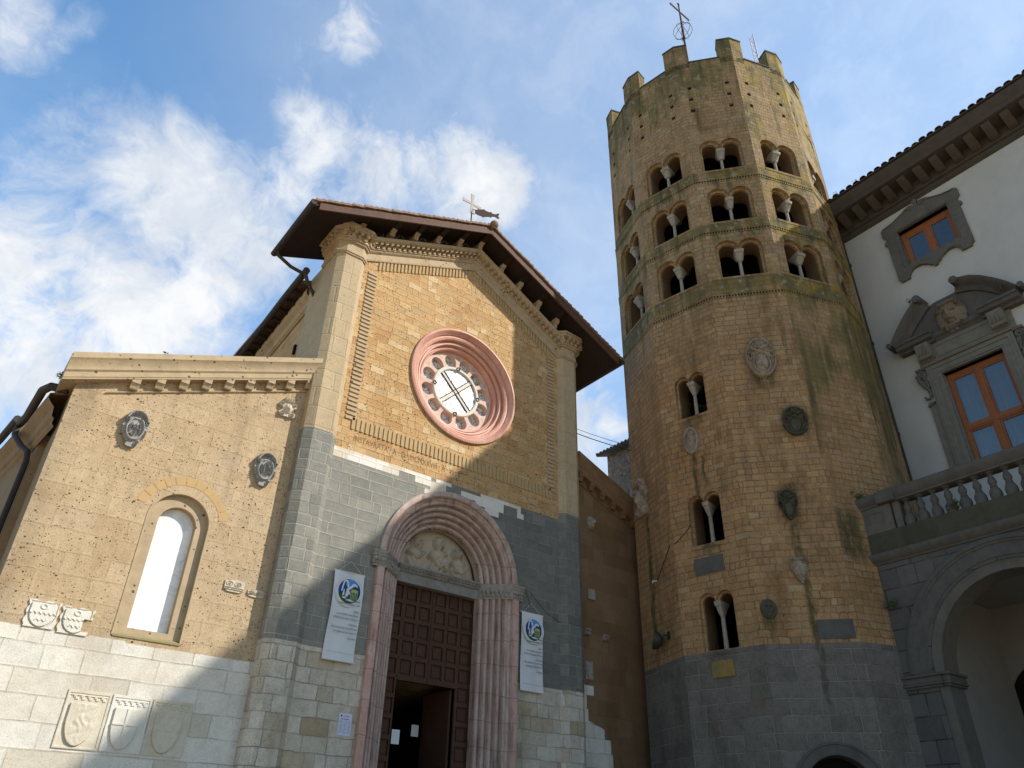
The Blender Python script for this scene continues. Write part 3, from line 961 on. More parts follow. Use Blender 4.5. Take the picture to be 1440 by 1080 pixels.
# ================================================================ GROUND
FW = Fr((0, 0, 0), (1, 0, 0), (0, -1, 0))
g = MB()
g.add([(-400, -400, 0), (400, -400, 0), (400, 400, 0), (-400, 400, 0)], [(0, 1, 2, 3)])
structure(g.build("ground", "piazza_paving", smooth=0))
g = MB()
for k in range(8):
    y0 = 10.0 + k * .36
    g.plan([(3.2 - .0 * k, y0), (15.6, y0), (15.6, 15.4), (3.2, 15.4)], k * .2, k * .2 + .2)
structure(g.build("church_steps", "travertine_panel", smooth=0))

# ================================================================ CHURCH
church = thing("church", "stone church with a golden gabled front, rose window, pink portal and lower side aisles", "church", (9.9, 15, 0))
FF = Fr((0, 15, 0), (1, 0, 0), (0, -1, 0))          # nave front: a = world x, c = 15 - y
AF = Fr((0, 15.25, 0), (1, 0, 0), (0, -1, 0))       # aisle fronts
RX, RZ = 9.88, 12.72                                 # rose centre
PX, PZ = 9.85, 7.33                                  # portal arch centre
APX = 9.96


def low_line(a):                                     # underside of the raking cornice
    return 15.33 + (a - 6.3) * .451 if a <= APX else 16.98 - (a - APX) * .524


# --- nave front wall
m = MB()
outer = [(6.2, 0), (PX - 1.95, 0), (PX - 1.95, PZ)] + arc(PX, PZ, 1.95, 180, 0, 40)[1:] + [(PX + 1.95, 0), (13.5, 0), (13.5, 15.55), (APX, 17.4), (6.2, 15.7)]
rose_hole = arc(RX, RZ, 1.66, 0, 360, 64)[:-1]
m.panel(FF, outer, [rose_hole], 0, .5)
m.build("nave_front_wall", "golden_facade", church)
# wall core behind, so that nothing shows through
m = MB()
m.box(FF, 6.2, PX - 1.95, 0, 15.6, -.9, -.62)
m.box(FF, PX + 1.95, 13.5, 0, 15.6, -.9, -.62)
m.box(FF, PX - 1.95, PX + 1.95, 9.4, RZ - 1.75, -.9, -.62)
m.prism(FF, [(6.2, 15.6), (13.5, 15.6), (APX, 17.4)], -.9, -.62)
m.build("wall_core", "side_tuff", church)

# --- piers
PL = [(5.5, 15.9), (5.5, 15.0), (5.69, 14.865), (6.16, 14.855), (6.32, 15.0)]
PR = [(2 * 9.855 - x, y) for x, y in reversed(PL)]
for pl in (PL, PR):
    core = [(pl[0][0], 16.6)] + pl[:] if pl is PL else pl[:] + [(pl[-1][0], 16.6)]
    back = [(6.32, 16.6)] if pl is PL else [(13.39, 16.6)]
    m = MB()
    m.plan(core + back if pl is PL else core + back, 0, 15.27)
    pier = m.build("pier", "pier_stone", church)
    m = MB()

    def course(d0, d1, z0, z1):
        q0, q1 = offset_open(pl, d0), offset_open(pl, d1)
        m.grid([[(x, y, z0) for x, y in q0], [(x, y, z1) for x, y in q1]])

    def slab(d, z0, z1):
        q = offset_open(pl, d)
        inn = offset_open(pl, -.3)
        m.plan(q + list(reversed(inn)), z0, z1)
    slab(.035, 15.20, 15.25)
    slab(.06, 15.25, 15.31)
    slab(.02, 15.31, 15.62)
    slab(.08, 15.62, 15.68)
    slab(.12, 15.68, 15.74)
    slab(.10, 15.74, 15.96)
    slab(.26, 15.93, 16.0)
    slab(.30, 16.0, 16.08)
    q = offset_open(pl, .10)
    for i in range(len(q) - 1):
        (x0, y0), (x1, y1) = q[i], q[i + 1]
        L = hypot(x1 - x0, y1 - y0)
        k = max(1, int(L / .17))
        ux, uy = (x1 - x0) / L, (y1 - y0) / L
        nx, ny = uy, -ux
        for j in range(k):
            s0 = (j + .25) * L / k
            s1 = (j + .75) * L / k
            for zz0, zz1, dd in ((15.74, 15.84, .07), (15.84, 15.93, .14)):
                sh = .0 if dd < .1 else L / k * .22
                m.plan([(x0 + ux * (s0 + sh), y0 + uy * (s0 + sh)), (x0 + ux * (s1 + sh), y0 + uy * (s1 + sh)),
                        (x0 + ux * (s1 + sh) + nx * dd, y0 + uy * (s1 + sh) + ny * dd), (x0 + ux * (s0 + sh) + nx * dd, y0 + uy * (s0 + sh) + ny * dd)], zz0, zz1)
    m.build("pier_capital", "trim_tuff", pier)

# --- raking cornice with saw-tooth dentils
PROF = [(-.1, 0), (.045, 0), (.06, .03), (.06, .06), (.03, .07), (.03, .27), (.06, .285), (.10, .33), (.10, .37), (.14, .37), (.14, .40), (.10, .40), (.10, .56), (.30, .58), (.33, .60), (.33, .70), (-.1, .70)]
m = MB()
m.extr(FF, PROF, (6.28, low_line(6.28)), (APX, low_line(APX)))
m.extr(FF, PROF, (APX, low_line(APX)), (13.46, low_line(13.46)))
a_ = 6.36
while a_ < 13.36:
    if abs(a_ - APX) > .12:
        z_ = low_line(a_)
        for dz0, dz1, dc, sh in ((.40, .49, .18, 0), (.49, .575, .27, .055)):
            zz = low_line(a_ + sh)
            m.prism(FF, [(a_ + sh, zz + dz0), (a_ + sh + .085, low_line(a_ + sh + .085) + dz0), (a_ + sh + .085, low_line(a_ + sh + .085) + dz1), (a_ + sh, zz + dz1)], .09, dc)
    a_ += .165
m.build("raking_cornice", "trim_tuff", church)

# --- bands of small billets
for b0, b1 in ((6.47, 6.74), (12.96, 13.23)):
    m = MB()
    z_ = 10.42
    while z_ < 15.05:
        m.box(FF, b0, b1, z_, z_ + .070, -.02, .030)
        z_ += .127
    m.build("billet_band", "trim_tuff", church)
m = MB()
a_ = 6.66
while a_ < 13.08:
    m.box(FF, a_, a_ + .062, 10.18, 10.50, -.02, .030)
    m.box(FF, a_ + .064, a_ + .125, 10.18, 10.47, .0, .006)
    a_ += .127
m.build("billet_band", "billet_tuff", church)
for s0, s1 in ((6.75, APX - .28), (APX + .22, 13.0)):
    m = MB()
    a_ = s0
    while a_ < s1:
        z0 = low_line(a_) - .30
        m.prism(FF, [(a_, z0), (a_ + .060, low_line(a_ + .060) - .30), (a_ + .060, low_line(a_ + .060) - .015), (a_, z0 + .285)], -.02, .032)
        a_ += .115
    m.build("billet_band", "billet_tuff", church)
text_mesh("INSTAVRATA · A · D · MCMXXVIII · A · VI · E", "inscription", "inscription_cut", church, FF, 6.76, 9.89, .001, .235, width=.70)

# --- front canopy roof (dark timber eaves, tiles above)
EL, ER, AP = (4.35, 15.68), (15.45, 15.58), (9.92, 18.22)
for (e0, e1) in ((EL, AP), (ER, AP)):
    pass
m = MB()
YF, YB = 14.08 - 15, 16.62 - 15


def slope(e, off0, off1, c0, c1, mb):
    mb.prism(FF, [(e[0], e[1] + off0), (AP[0], AP[1] + off0), (AP[0], AP[1] + off1), (e[0], e[1] + off1)], c0, c1)


m = MB()
for e in (EL, ER):
    slope(e, -.16, -.06, -YF - .03, -YB, m)
canopy = m.build("canopy_roof", "roof_wood", church)
m = MB()
for e in (EL, ER):
    sg = 1 if e is EL else -1
    e2 = (e[0] + sg * .12, e[1] + .055)
    m.prism(FF, [(e2[0], e2[1] - .30), (AP[0], AP[1] - .33), (AP[0], AP[1] - .08), (e2[0], e2[1] - .075)], -YF - .05, -YF + .0)
m.build("fascia_board", "fascia_wood", canopy)
m = MB()
for e in (EL, ER):
    sg = 1 if e is EL else -1
    n = 34
    for i in range(n):
        t0, t1 = i / n, (i + 1) / n
        p0 = (e[0] + (AP[0] - e[0]) * t0, e[1] + (AP[1] - e[1]) * t0)
        p1 = (e[0] + (AP[0] - e[0]) * t1, e[1] + (AP[1] - e[1]) * t1)
        j = rnd.uniform(-.012, .012)
        m.prism(FF, [(p0[0] - sg * .03, p0[1] - .05 + j), (p1[0], p1[1] - .05 + j), (p1[0], p1[1] - .005 + j), (p0[0] - sg * .03, p0[1] + .035 + j)], -YF + .06 + rnd.uniform(-.01, .01), -YB)
m.build("roof_tiles", "terracotta", canopy)
m = MB()
m.tube([FF.p(AP[0], AP[1] - .02, -YF + .1), FF.p(AP[0], AP[1] - .02, -YB)], .12, 12)
m.ball(FF.p(AP[0] + .03, AP[1] + .03, -YF + .06), .14, 8)
m.build("ridge_tiles", "terracotta", canopy)
for e, sg in ((EL, 1), (ER, -1)):
    m = MB()
    m.tube([FF.p(e[0] - sg * .06, e[1] - .10, -YF + .02), FF.p(e[0] - sg * .06, e[1] - .12, -YB)], .085, 10)
    m.build("gutter", "gutter_metal", canopy)
m = MB()
m.tube([FF.p(4.30, 15.55, -1.35), FF.p(4.36, 15.38, -1.37), FF.p(4.75, 15.15, -1.32), FF.p(5.0, 15.02, -1.2), FF.p(5.06, 14.9, -1.15)], .05, 8)
m.build("downpipe", "gutter_metal", church)
# brackets
for a_, zt in [(5.95, 16.08), (6.89, 16.45), (7.65, 16.76), (8.40, 17.07), (9.17, 17.39), (9.94, 17.72), (10.83, 17.26), (11.55, 16.90), (12.33, 16.50), (13.08, 16.13), (13.95, 15.98)]:
    e = EL if a_ < AP[0] else ER
    zu = e[1] + (AP[1] - e[1]) * (a_ - e[0]) / (AP[0] - e[0]) - .16
    m = MB()
    hgt = max(.16, min(.34, zu - zt - .14))
    m.prism(Fr(FF.p(a_ - .075, 0, 0), (0, -1, 0), (1, 0, 0)), [(.0, zt), (.26, zt), (.30, zt + .05), (.30, zt + .1), (.36, zt + .12), (.42, zt + .17), (.42, zt + hgt), (0, zt + hgt)], 0, .15)
    br = m.build("bracket", "trim_tuff", church, bevel=.008)
    m = MB()
    m.prism(Fr(FF.p(a_ - .07, 0, 0), (0, -1, 0), (1, 0, 0)), [(0, zt + hgt), (.62, zt + hgt), (.80, zt + hgt + .06), (.86, zu - .01), (0, zu - .01)], 0, .14)
    m.build("rafter_end", "roof_wood", br)
# painted boards with a lozenge between the brackets
bx = [5.95, 6.89, 7.65, 8.40, 9.17, 9.94]
for i in range(5):
    c_ = (bx[i] + bx[i + 1]) / 2
    zc = low_line(c_) + .70 + .22
    m = MB()
    m.cur = 0
    sl = .451
    m.prism(FF, [(c_ - .36, zc - .2 - .36 * sl), (c_ + .36, zc - .2 + .36 * sl), (c_ + .36, zc + .26 + .36 * sl), (c_ - .36, zc + .26 - .36 * sl)], -.05, .03)
    m.cur = 1
    for (x0, y0, x1, y1) in ((0, -.16, .13, .03), (.13, .03, 0, .2), (0, .2, -.13, .03), (-.13, .03, 0, -.16), (-.3, -.17, .3, .11), (-.3, .10, -.3, -.17), (.3, .36, .3, .11)):
        m.tube([FF.p(c_ + x0, zc + y0 + x0 * .2, .035), FF.p(c_ + x1, zc + y1 + x1 * .2, .035)], .009, 5)
    m.build("eaves_panel", ["roof_wood", "capital_stone"], church)
m = MB()
m.box(FF, 6.3, 13.4, 15.9, 16.1, -.5, -.02)
m.prism(FF, [(6.0, 16.0), (13.7, 16.0), (APX, 17.95)], -.5, -.02)
m.build("gable_boards", "roof_wood", church)

# --- rose window
rose = MB()
prof = [(1.66, 0.0), (1.78, 0.0), (1.80, .035), (1.78, .07), (1.72, .085), (1.68, .05), (1.66, .02), (1.62, -.02), (1.61, -.06), (1.55, -.05), (1.50, -.075), (1.48, -.12),
        (1.49, -.20), (1.44, -.20), (1.42, -.17), (1.385, -.175), (1.365, -.22), (1.375, -.29), (1.335, -.29), (1.31, -.265), (1.275, -.28), (1.26, -.33), (1.265, -.42), (1.24, -.42), (1.235, -.52)]
rose.ring(FF, RX, RZ, 0, 360, prof, 96)
rw = rose.build("rose_window", "rose_marble", church, smooth=24)
m = MB()
outer = arc(RX, RZ, 1.26, 0, 360, 96)[:-1]
holes = [arc(RX, RZ, .70, 0, 360, 48)[:-1]]
for k in range(12):
    t = 15 + 30 * k
    ct, st = cos(radians(t)), sin(radians(t))
    tx, ty = -st, ct
    pet = []
    for (r, w) in ((.795, -.145), (.95, -.195)):
        pet.append((r, w))
    pet += [(.98 + .19 * sin(radians(q)), -.195 * cos(radians(q))) for q in range(15, 180, 15)]
    pet += [(.95, .195), (.795, .145)]
    holes.append([(RX + r * ct + w * tx, RZ + r * st + w * ty) for r, w in pet])
m.panel(FF, outer, holes, -.44, .17)
m.build("tracery", "pale_rose", rw, smooth=30)
m = MB()
m.ring(FF, RX, RZ, 0, 360, [(.69, -.50), (.69, -.42), (.71, -.40), (.77, -.40), (.79, -.42), (.79, -.44)], 64)
m.build("inner_ring", "white_panel", rw)
for k in range(12):
    t = radians(30 * k)
    m = MB()
    rr = .99
    m.prism(FF, [(RX + 1.08 * cos(t + q) + 0, RZ + 1.08 * sin(t + q)) for q in (-.012, .012)] + [(RX + 1.19 * cos(t + q), RZ + 1.19 * sin(t + q)) for q in (.07, -.07)], -.46, -.436)
    if k % 1 == 0:
        m.build("spandrel_carving", "pink_marble", rw)
for k in range(4):
    t = radians(90 * k)
    m = MB()
    q = FF.p(RX + .745 * cos(t), RZ + .745 * sin(t), -.39)
    m.tube([q + Vector((.05 * cos(x), 0, .05 * sin(x))) for x in [2 * pi * i / 14 for i in range(14)]], .014, 6, closed=True)
    m.build("iron_ring", "iron", rw)
m = MB()
m.prism(FF, arc(RX, RZ, 1.24, 0, 360, 64)[:-1], -.70, -.60)
m.cur = 0
m.prism(FF, arc(RX, RZ, .70, 0, 360, 48)[:-1], -.54, -.455)
m.build("glass", "leaded_glass", rw, smooth=0)
m = MB()
for t in (45, 135):
    ct, st = cos(radians(t)), sin(radians(t))
    for s in (-1, 1):
        m.cur = 0
        m.tube([FF.p(RX - ct * .69 - s * st * .062, RZ - st * .69 + s * ct * .062, -.440), FF.p(RX + ct * .69 - s * st * .062, RZ + st * .69 + s * ct * .062, -.440)], .014, 6)
    m.cur = 1
    m.prism(FF, [(RX + q * ct - w * st, RZ + q * st + w * ct) for q, w in ((-.69, -.055), (.69, -.055), (.69, .055), (-.69, .055))], -.456, -.444 if t == 45 else -.448)
m.build("glazing_bars", ["iron", "white_panel"], rw)

# --- portal
port = MB()
pr_ = [(2.03, .0), (2.03, .07), (1.98, .09), (1.90, .09), (1.87, .06), (1.87, .0), (1.83, -.02)]
for k in range(5):
    R0 = 1.80 - k * .122
    c0 = -.04 - k * .105
    pr_ += [(R0, c0)] + [(R0 - .042 - .042 * cos(radians(q)) * 1 + 0, c0 + .035 * sin(radians(q))) for q in (20, 60, 90, 120, 160)] + [(R0 - .090, c0 - .01), (R0 - .092, c0 - .12), (R0 - .113, c0 - .12), (R0 - .116, c0 - .10)]
pr_ += [(1.19, -.52), (1.19, -.66)]
port.ring(FF, PX, PZ, 0, 180, pr_, 56)
for i in range(26):
    t = radians(4 + 172 * i / 25)
    port.ball(FF.p(PX + 1.225 * cos(t), PZ + 1.225 * sin(t), -.50), .028, 5)
portal = port.build("portal_arch", "pink_white_marble", church, smooth=28)
for sgn in (-1, 1):
    m = MB()
    rows = [[FF.p(PX + sgn * r, z, c) for r, c in pr_] for z in (0, 7.02)]
    m.grid(rows)
    m.build("portal_jamb", "pink_white_marble", portal, smooth=28)
    m = MB()
    m.box(FF, *sorted((PX + sgn * 1.88, PX + sgn * 2.06)), 0, 7.0, -.1, .11)
    m.build("portal_pilaster", "pink_marble", portal, bevel=.012)
    m = MB()
    path = [(2.22, -.02), (2.22, .14), (1.86, .14), (1.24, -.42), (1.18, -.66)]
    base = [(2.12, -.02), (2.12, .06), (1.84, .06), (1.22, -.47), (1.15, -.66)]

    def capband(off, z0, z1, k0=1.0, k1=1.0):
        def P(t):
            return [FF.p(PX + sgn * (path[i][0] * t + base[i][0] * (1 - t)), 0, path[i][1] * t + base[i][1] * (1 - t)) for i in range(5)]
        r0, r1 = P(k0), P(k1)
        rows = [[q + Vector((0, 0, z0)) for q in r0], [q + Vector((0, 0, z1)) for q in r1]]
        m.grid(rows)
    capband(0, 7.00, 7.04, .6, .55)
    capband(0, 7.04, 7.24, .1, .75)
    capband(0, 7.24, 7.27, 1.0, 1.05)
    capband(0, 7.27, 7.31, .88, .88)
    capband(0, 7.31, 7.38, 1.05, 1.15)
    for z, k0, k1 in ((7.04, .55, .1), (7.24, .75, 1.0), (7.27, 1.05, .88), (7.31, .88, 1.05)):
        capband(0, z, z + .0005, k0, k1)
    # curled leaves
    segs = [((2.20, .09), (1.88, .09)), ((1.86, .09), (1.26, -.40))]
    for (p0, p1) in segs:
        n = 4 if p0[0] > 2 else 7
        for i in range(n):
            t = (i + .5) / n
            for z, o, s_ in ((7.10, .0, .045), (7.185, .035, .05)):
                tt = t + (.5 / n if o else 0)
                r_, c_ = p0[0] + (p1[0] - p0[0]) * tt, p0[1] + (p1[1] - p0[1]) * tt
                m.ball(FF.p(PX + sgn * (r_ + o * .4), z, c_ - .02 + o), s_, 5, (1, 1, 1.25))
    cap_poly = [FF.p(PX + sgn * r * 1.0, 7.38, c) for r, c in [(2.24, -.02), (2.24, .16), (1.87, .16), (1.24, -.41), (1.18, -.66)]]
    m.add(cap_poly, [(0, 1, 2, 3, 4)])
    m.build("portal_capital", "capital_stone", portal, smooth=40)
m = MB()
m.box(FF, PX - 1.24, PX + 1.24, 7.0, 7.24, -.8, -.53)
m.extr(FF, [(-.8, 7.24), (-.50, 7.24), (-.47, 7.27), (-.47, 7.30), (-.43, 7.34), (-.40, 7.36), (-.40, 7.40), (-.8, 7.40)], (PX - 1.2, 0), (PX + 1.2, 0))
for i in range(22):
    m.ball(FF.p(PX - 1.12 + i * 2.24 / 21, 7.315, -.455), .04, 5, (1.1, 1, .8))
lint = m.build("lintel", "lintel_stone", portal, smooth=35)


def tymp_in(x, y):
    return (x ** 2 + ((y + 1) / 2) ** 2 < 1.0)


def tymp_h(x, y):
    Y = (y + 1) / 2 * 1.18      # metres above the base
    X = x * 1.18
    h = np.full_like(X, .12)

    def fig(h, cx, hx, hz, tilt, sw, sh, robe=1.0, veil=0.0):
        torso = ell(X, Y, cx, .12, sw, sh, .55, .6)
        fold = .07 * np.sin((X - cx) * 42 + Y * 16 * robe) * (torso > .15)
        torso = np.where(torso > .05, torso + fold, torso)
        sho = ell(X, Y, cx, sh * .72 + .1, sw * .8, .15, .55, .5)
        h = np.maximum(h, np.maximum(torso, sho))
        h = np.maximum(h, ringf(X, Y, hx, hz, .165, .165, .02, .30))
        h = np.maximum(h, ell(X, Y, hx, hz, .16, .16, .20, .2))
        h = np.maximum(h, bar(X, Y, hx, hz - .1, cx, sh * .8, .055, .50))
        hair = ell(X, Y, hx, hz + .02, .115 + veil, .135 + veil, .62, .5)
        face = ell(X, Y, hx + tilt * .03, hz - .015, .085, .115, .86, .5)
        h = np.maximum(h, np.maximum(hair, face))
        fx = hx + tilt * .03
        h = h + bar(X, Y, fx, hz + .02, fx + tilt * .01, hz - .035, .016, .13)
        for s in (-1, 1):
            h = h - ell(X, Y, fx + s * .035, hz + .018, .022, .014, .16)
        h = h - ell(X, Y, fx, hz - .062, .03, .010, .12)
        return h
    h = fig(h, -.66, -.62, .70, 1, .28, .48)
    h = np.maximum(h, bar(X, Y, -.86, .42, -.62, .30, .05, .66))
    h = np.maximum(h, bar(X, Y, -.62, .30, -.42, .50, .045, .72))
    h = np.maximum(h, ell(X, Y, -.60, .57, .07, .10, .74))          # beard
    h = fig(h, 0.02, .03, .83, 1, .31, .60, -1, .035)
    h = np.maximum(h, bar(X, Y, -.22, .45, -.02, .22, .06, .72))
    h = np.maximum(h, bar(X, Y, -.02, .22, .22, .28, .055, .78))
    h = np.maximum(h, ell(X, Y, .16, .36, .12, .17, .80))           # child
    h = np.maximum(h, ell(X, Y, .19, .57, .075, .085, .92))
    h = np.maximum(h, bar(X, Y, .14, .30, .02, .17, .05, .80))
    h = np.maximum(h, bar(X, Y, .14, .30, .24, .15, .05, .80))
    h = fig(h, .66, .62, .66, -1, .29, .46)
    h = np.maximum(h, bar(X, Y, .86, .36, .70, .16, .055, .68))
    h = np.maximum(h, bar(X, Y, .70, .16, .50, .20, .045, .72))
    h = np.maximum(h, bar(X, Y, .46, .40, .56, .22, .05, .64))
    return h


relief("tympanum_relief", FF, PX, 7.40 + .59, 2.36, 1.18, tymp_in, tymp_h, "tympanum_stone", depth=.36, res=180, parent=portal, c=-.80, rough=.012)

# --- door
DC = -.72
m = MB()
dx0, dx1, dtop = 8.60, 11.10, 7.02
w0, w1, wt = 8.98, 10.58, 4.83
ho = []
cols = [(8.66, 8.98), (9.08, 9.38), (9.47, 9.78), (9.92, 10.23), (10.32, 10.62), (10.72, 11.04)]
zr = 4.93
rws = []
for k in range(5):
    rws.append((4.95 + k * .425, 4.95 + k * .425 + .335))
lowr = [(4.95 - (k + 1) * .425, 4.95 - (k + 1) * .425 + .335) for k in range(11)]
for i, (c0, c1) in enumerate(cols):
    for r0, r1 in rws + (lowr if i in (0, 5) else []):
        ho.append([(c0, r0), (c1, r0), (c1, r1), (c0, r1)])
for h_i in range(len(ho)):
    pass
w0b, w1b = 9.02, 10.66
m.panel(FF, [(dx0, 0), (w0b, 0), (w0b, wt), (w1b, wt), (w1b, 0), (dx1, 0), (dx1, dtop), (dx0, dtop)], ho, DC, .055)
m.box(FF, dx0, w0b, 0, dtop, DC - .12, DC - .055)
m.box(FF, w1b, dx1, 0, dtop, DC - .12, DC - .055)
m.box(FF, w0b, w1b, wt, dtop, DC - .12, DC - .055)
m.band(FF, [(w0b, 0), (w0b, wt), (w1b, wt), (w1b, 0)], DC, DC - .12, closed=False)
for hl in ho:
    a0, b0 = hl[0]
    a1, b1 = hl[2]
    m.box(FF, a0 + .05, a1 - .05, b0 + .05, b1 - .05, DC - .055, DC - .03)
m.box(FF, 9.835, 9.865, wt, dtop, DC, DC + .02)
for c0, c1 in cols:
    for r0, r1 in rws:
        m.ball(FF.p(c0 - .045, r0 - .045, DC), .016, 4)
door = m.build("church_door", "door_wood", portal, smooth=30)
m = MB()
m.box(FF, w1b - .06, w1b + .0, 0, wt - .02, DC - 1.3, DC - .14)
m.build("open_leaf", "door_wood", door)
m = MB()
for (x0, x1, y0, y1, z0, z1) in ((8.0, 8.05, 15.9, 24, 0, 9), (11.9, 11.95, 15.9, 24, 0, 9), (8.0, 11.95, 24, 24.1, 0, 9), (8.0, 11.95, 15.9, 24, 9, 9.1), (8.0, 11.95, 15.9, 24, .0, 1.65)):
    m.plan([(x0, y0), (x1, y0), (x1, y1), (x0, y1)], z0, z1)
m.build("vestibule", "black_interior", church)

# --- left aisle front
m = MB()
wh = arched(2.82, 4.06, 4.70, 7.00, 24)
m.panel(AF, [(.86, 0), (5.7, 0), (5.7, 11.62), (.86, 9.62)], [wh], 0, .10)
m.box(AF, .86, 5.7, 0, 4.5, -1.5, -.75)
m.box(AF, .98, 2.7, 0, 9.5, -1.55, -.02)
m.box(AF, 4.2, 5.7, 4.5, 11.3, -1.5, -.5)
m.prism(AF, [(2.7, 7.8), (4.2, 7.8), (4.2, 10.9), (2.7, 10.3)], -1.5, -.5)
m.prism(AF, [(.98, 9.4), (5.7, 9.5), (5.7, 11.55), (.98, 9.6)], -1.5, -.02)
lf = m.build("aisle_front_wall", "tan_tuff", church)
m = MB()
inner = arched(3.07, 3.81, 4.90, 6.97, 24)
m.panel(AF, wh, [inner], -.10, .20)
m.ring(AF, 3.44, 7.0, 0, 180, [(.62, .0), (.62, .012), (.585, .012), (.575, -.10)], 24)
for s in (-1, 1):
    m.box(AF, *sorted((3.44 + s * .585, 3.44 + s * .62)), 4.72, 7.0, -.1, .012)
win = m.build("arched_window", "trim_tuff", lf, smooth=40)
m = MB()
m.prism(AF, arched(3.0, 3.88, 4.85, 6.97, 20), -.33, -.27)
m.build("alabaster_pane", "alabaster", win, smooth=0)
m = MB()
m.prism(Fr(AF.p(2.84, 0, 0), (0, -1, 0), (1, 0, 0)), [(-.30, 4.90), (.02, 4.735), (.02, 4.70), (-.30, 4.70)], 0, 1.2)
m.build("window_sill", "sill_stone", win)
m = MB()
for i in range(11):
    t0, t1 = 14 + 152 * i / 11, 14 + 152 * (i + 1) / 11
    m.ring(AF, 3.47, 7.03, t0 + .4, t1 - .4, [(.76, 0), (.76, .005), (.935, .005), (.935, 0)], 3)
m.build("relieving_arch", "voussoir_orange", lf)


def cor(prof, a0, a1, z0, sl, mb):
    mb.extr(AF, prof, (a0, z0), (a1, z0 + sl * (a1 - a0)))


SL = .405
m = MB()
AP_ = [(-.6, 0), (.20, 0), (.20, .03), (.215, .045), (.215, .16), (.235, .18), (.25, .20), (.25, .23), (.265, .29), (.31, .39), (.35, .43), (.35, .56), (-.6, .56)]
cor(AP_, .60, 5.62, 9.14, SL, m)
m.prism(AF, [(.60, 8.94), (1.38, 9.14 + SL * .78 - .205), (1.38, 9.14 + SL * .78), (.60, 9.14)], -.3, .05) if False else None
# return of the cornice round the corner
q0 = AF.p(.60, 0, .31)
m.cur = 0
m.build("aisle_cornice", "trim_tuff", lf, smooth=25)
m = MB()
for k in range(9):
    a_ = 1.86 + k * .452
    zt = 9.14 + SL * (a_ - .60)
    m = MB()
    m.prism(Fr(AF.p(a_ - .085, 0, 0), (0, -1, 0), (1, 0, 0)), [(0, zt - .20), (.11, zt - .20), (.125, zt - .165), (.15, zt - .11), (.165, zt - .09), (.19, zt - .085), (.19, zt + .03), (0, zt + .03)], 0, .17)
    m.build("corbel", "trim_tuff", lf, bevel=.008)
m = MB()
m.extr(AF, [(-.02, -.02), (.035, -.02), (.05, 0), (.035, .02), (-.02, .02)], (1.42, 9.14 + SL * .82 - .235), (5.5, 9.14 + SL * 4.9 - .235))
m.build("string_moulding", "trim_tuff", lf)
m = MB()
m.prism(AF, [(.66, 9.2), (5.6, 11.25), (5.6, 11.5), (.66, 9.5)], -8.5, -.3)
m.build("aisle_roof", "terracotta", church)

# --- left flank, running away from the square
m = MB()
pl = [(.861, 15.252), (.861, 16.9), (.72, 16.9), (.62, 18.2), (.45, 19.8), (-.2, 25), (-1.0, 32), (5.6, 32), (5.6, 15.9), (3.2, 16.9)]
m.plan(pl, 0, 8.72)
m.plan([(.861, 15.252), (.861, 16.9), (2.5, 16.9), (2.5, 15.30)], 8.722, 9.4)
flank = m.build("aisle_side_wall", "shade_tuff", church)
m = MB()
fpath = [(.80, 15.75, 0), (.70, 16.9, 0), (.62, 18.2, 0), (.615, 18.21, .26), (.45, 19.8, .26), (-.2, 25, .26), (-1.0, 32, .26)]
rows = []
for off, z in ((0, 8.45), (-.05, 8.5), (-.05, 8.62), (-.10, 8.66), (-.12, 8.85), (-.22, 8.95), (-.27, 9.02), (-.27, 9.12), (.6, 9.5)):
    rows.append([(x + off, y, z + dz) for x, y, dz in fpath])
m.grid(rows)
m.build("side_cornice", "shade_tuff", flank, smooth=25)
m = MB()
m.tube([(.80, 15.62, 9.22), (.50, 15.72, 9.24), (.40, 16.0, 9.24), (.36, 17.5, 9.28), (.30, 18.2, 9.36)], .085, 10)
m.tube([(.225, 18.30, 9.50), (.075, 19.8, 9.50), (-.56, 25.0, 9.5), (-1.35, 32, 9.5)], .085, 10)
m.build("gutter", "gutter_metal", flank)
m = MB()
m.tube([(.28, 18.15, 9.25), (.28, 18.0, 9.0), (.30, 17.7, 8.85), (.46, 17.4, 8.55), (.60, 17.1, 8.35), (.64, 17.0, 8.1), (.64, 17.0, 0)], .06, 10)
m.build("downpipe", "gutter_metal", flank)

# --- nave side wall and roof
m = MB()
m.plan([(5.66, 15.9), (14.05, 15.9), (14.05, 40), (6.6, 40)], 5.0, 14.7)
sw = m.build("nave_side_wall", "side_tuff", church)
m = MB()
m.grid([[(x - d, y, z) for x, y in ((5.66, 16.62), (5.66, 16.63), (6.6, 40))] for d, z in ((0, 14.45), (.08, 14.5), (.10, 14.66), (.22, 14.74), (.25, 14.9), (-.5, 14.92))])
m.build("side_cornice", "trim_tuff", sw)
for k in range(24):
    y = 16.9 + k * .55
    x = 5.66 + (y - 15.9) * .039
    m = MB()
    m.plan([(x - .52, y), (x + .1, y), (x + .1, y + .12), (x - .52, y + .12)], 14.86, 14.98)
    m.build("rafter", "roof_wood", sw)
m = MB()
m.prism(Fr((0, 16.63, 0), (1, 0, 0), (0, 1, 0)), [(5.12, 14.97), (9.92, 17.3), (14.7, 14.97), (14.7, 15.07), (9.92, 17.4), (5.12, 15.07)], 0, 22)
m.build("nave_roof", "terracotta", church)
m = MB()
m.tube([(5.10, 15.98, 15.0), (5.13, 17.5, 15.0), (5.9, 38, 15.0)], .095, 10)
m.build("gutter", "gutter_metal", sw)
m = MB()
m.tube([(5.10, 16.05, 14.92), (5.22, 16.1, 14.72), (5.45, 16.2, 14.55), (5.60, 16.25, 14.35), (5.61, 16.25, 9.5)], .05, 8)
m.build("downpipe", "gutter_metal", sw)
m = MB()
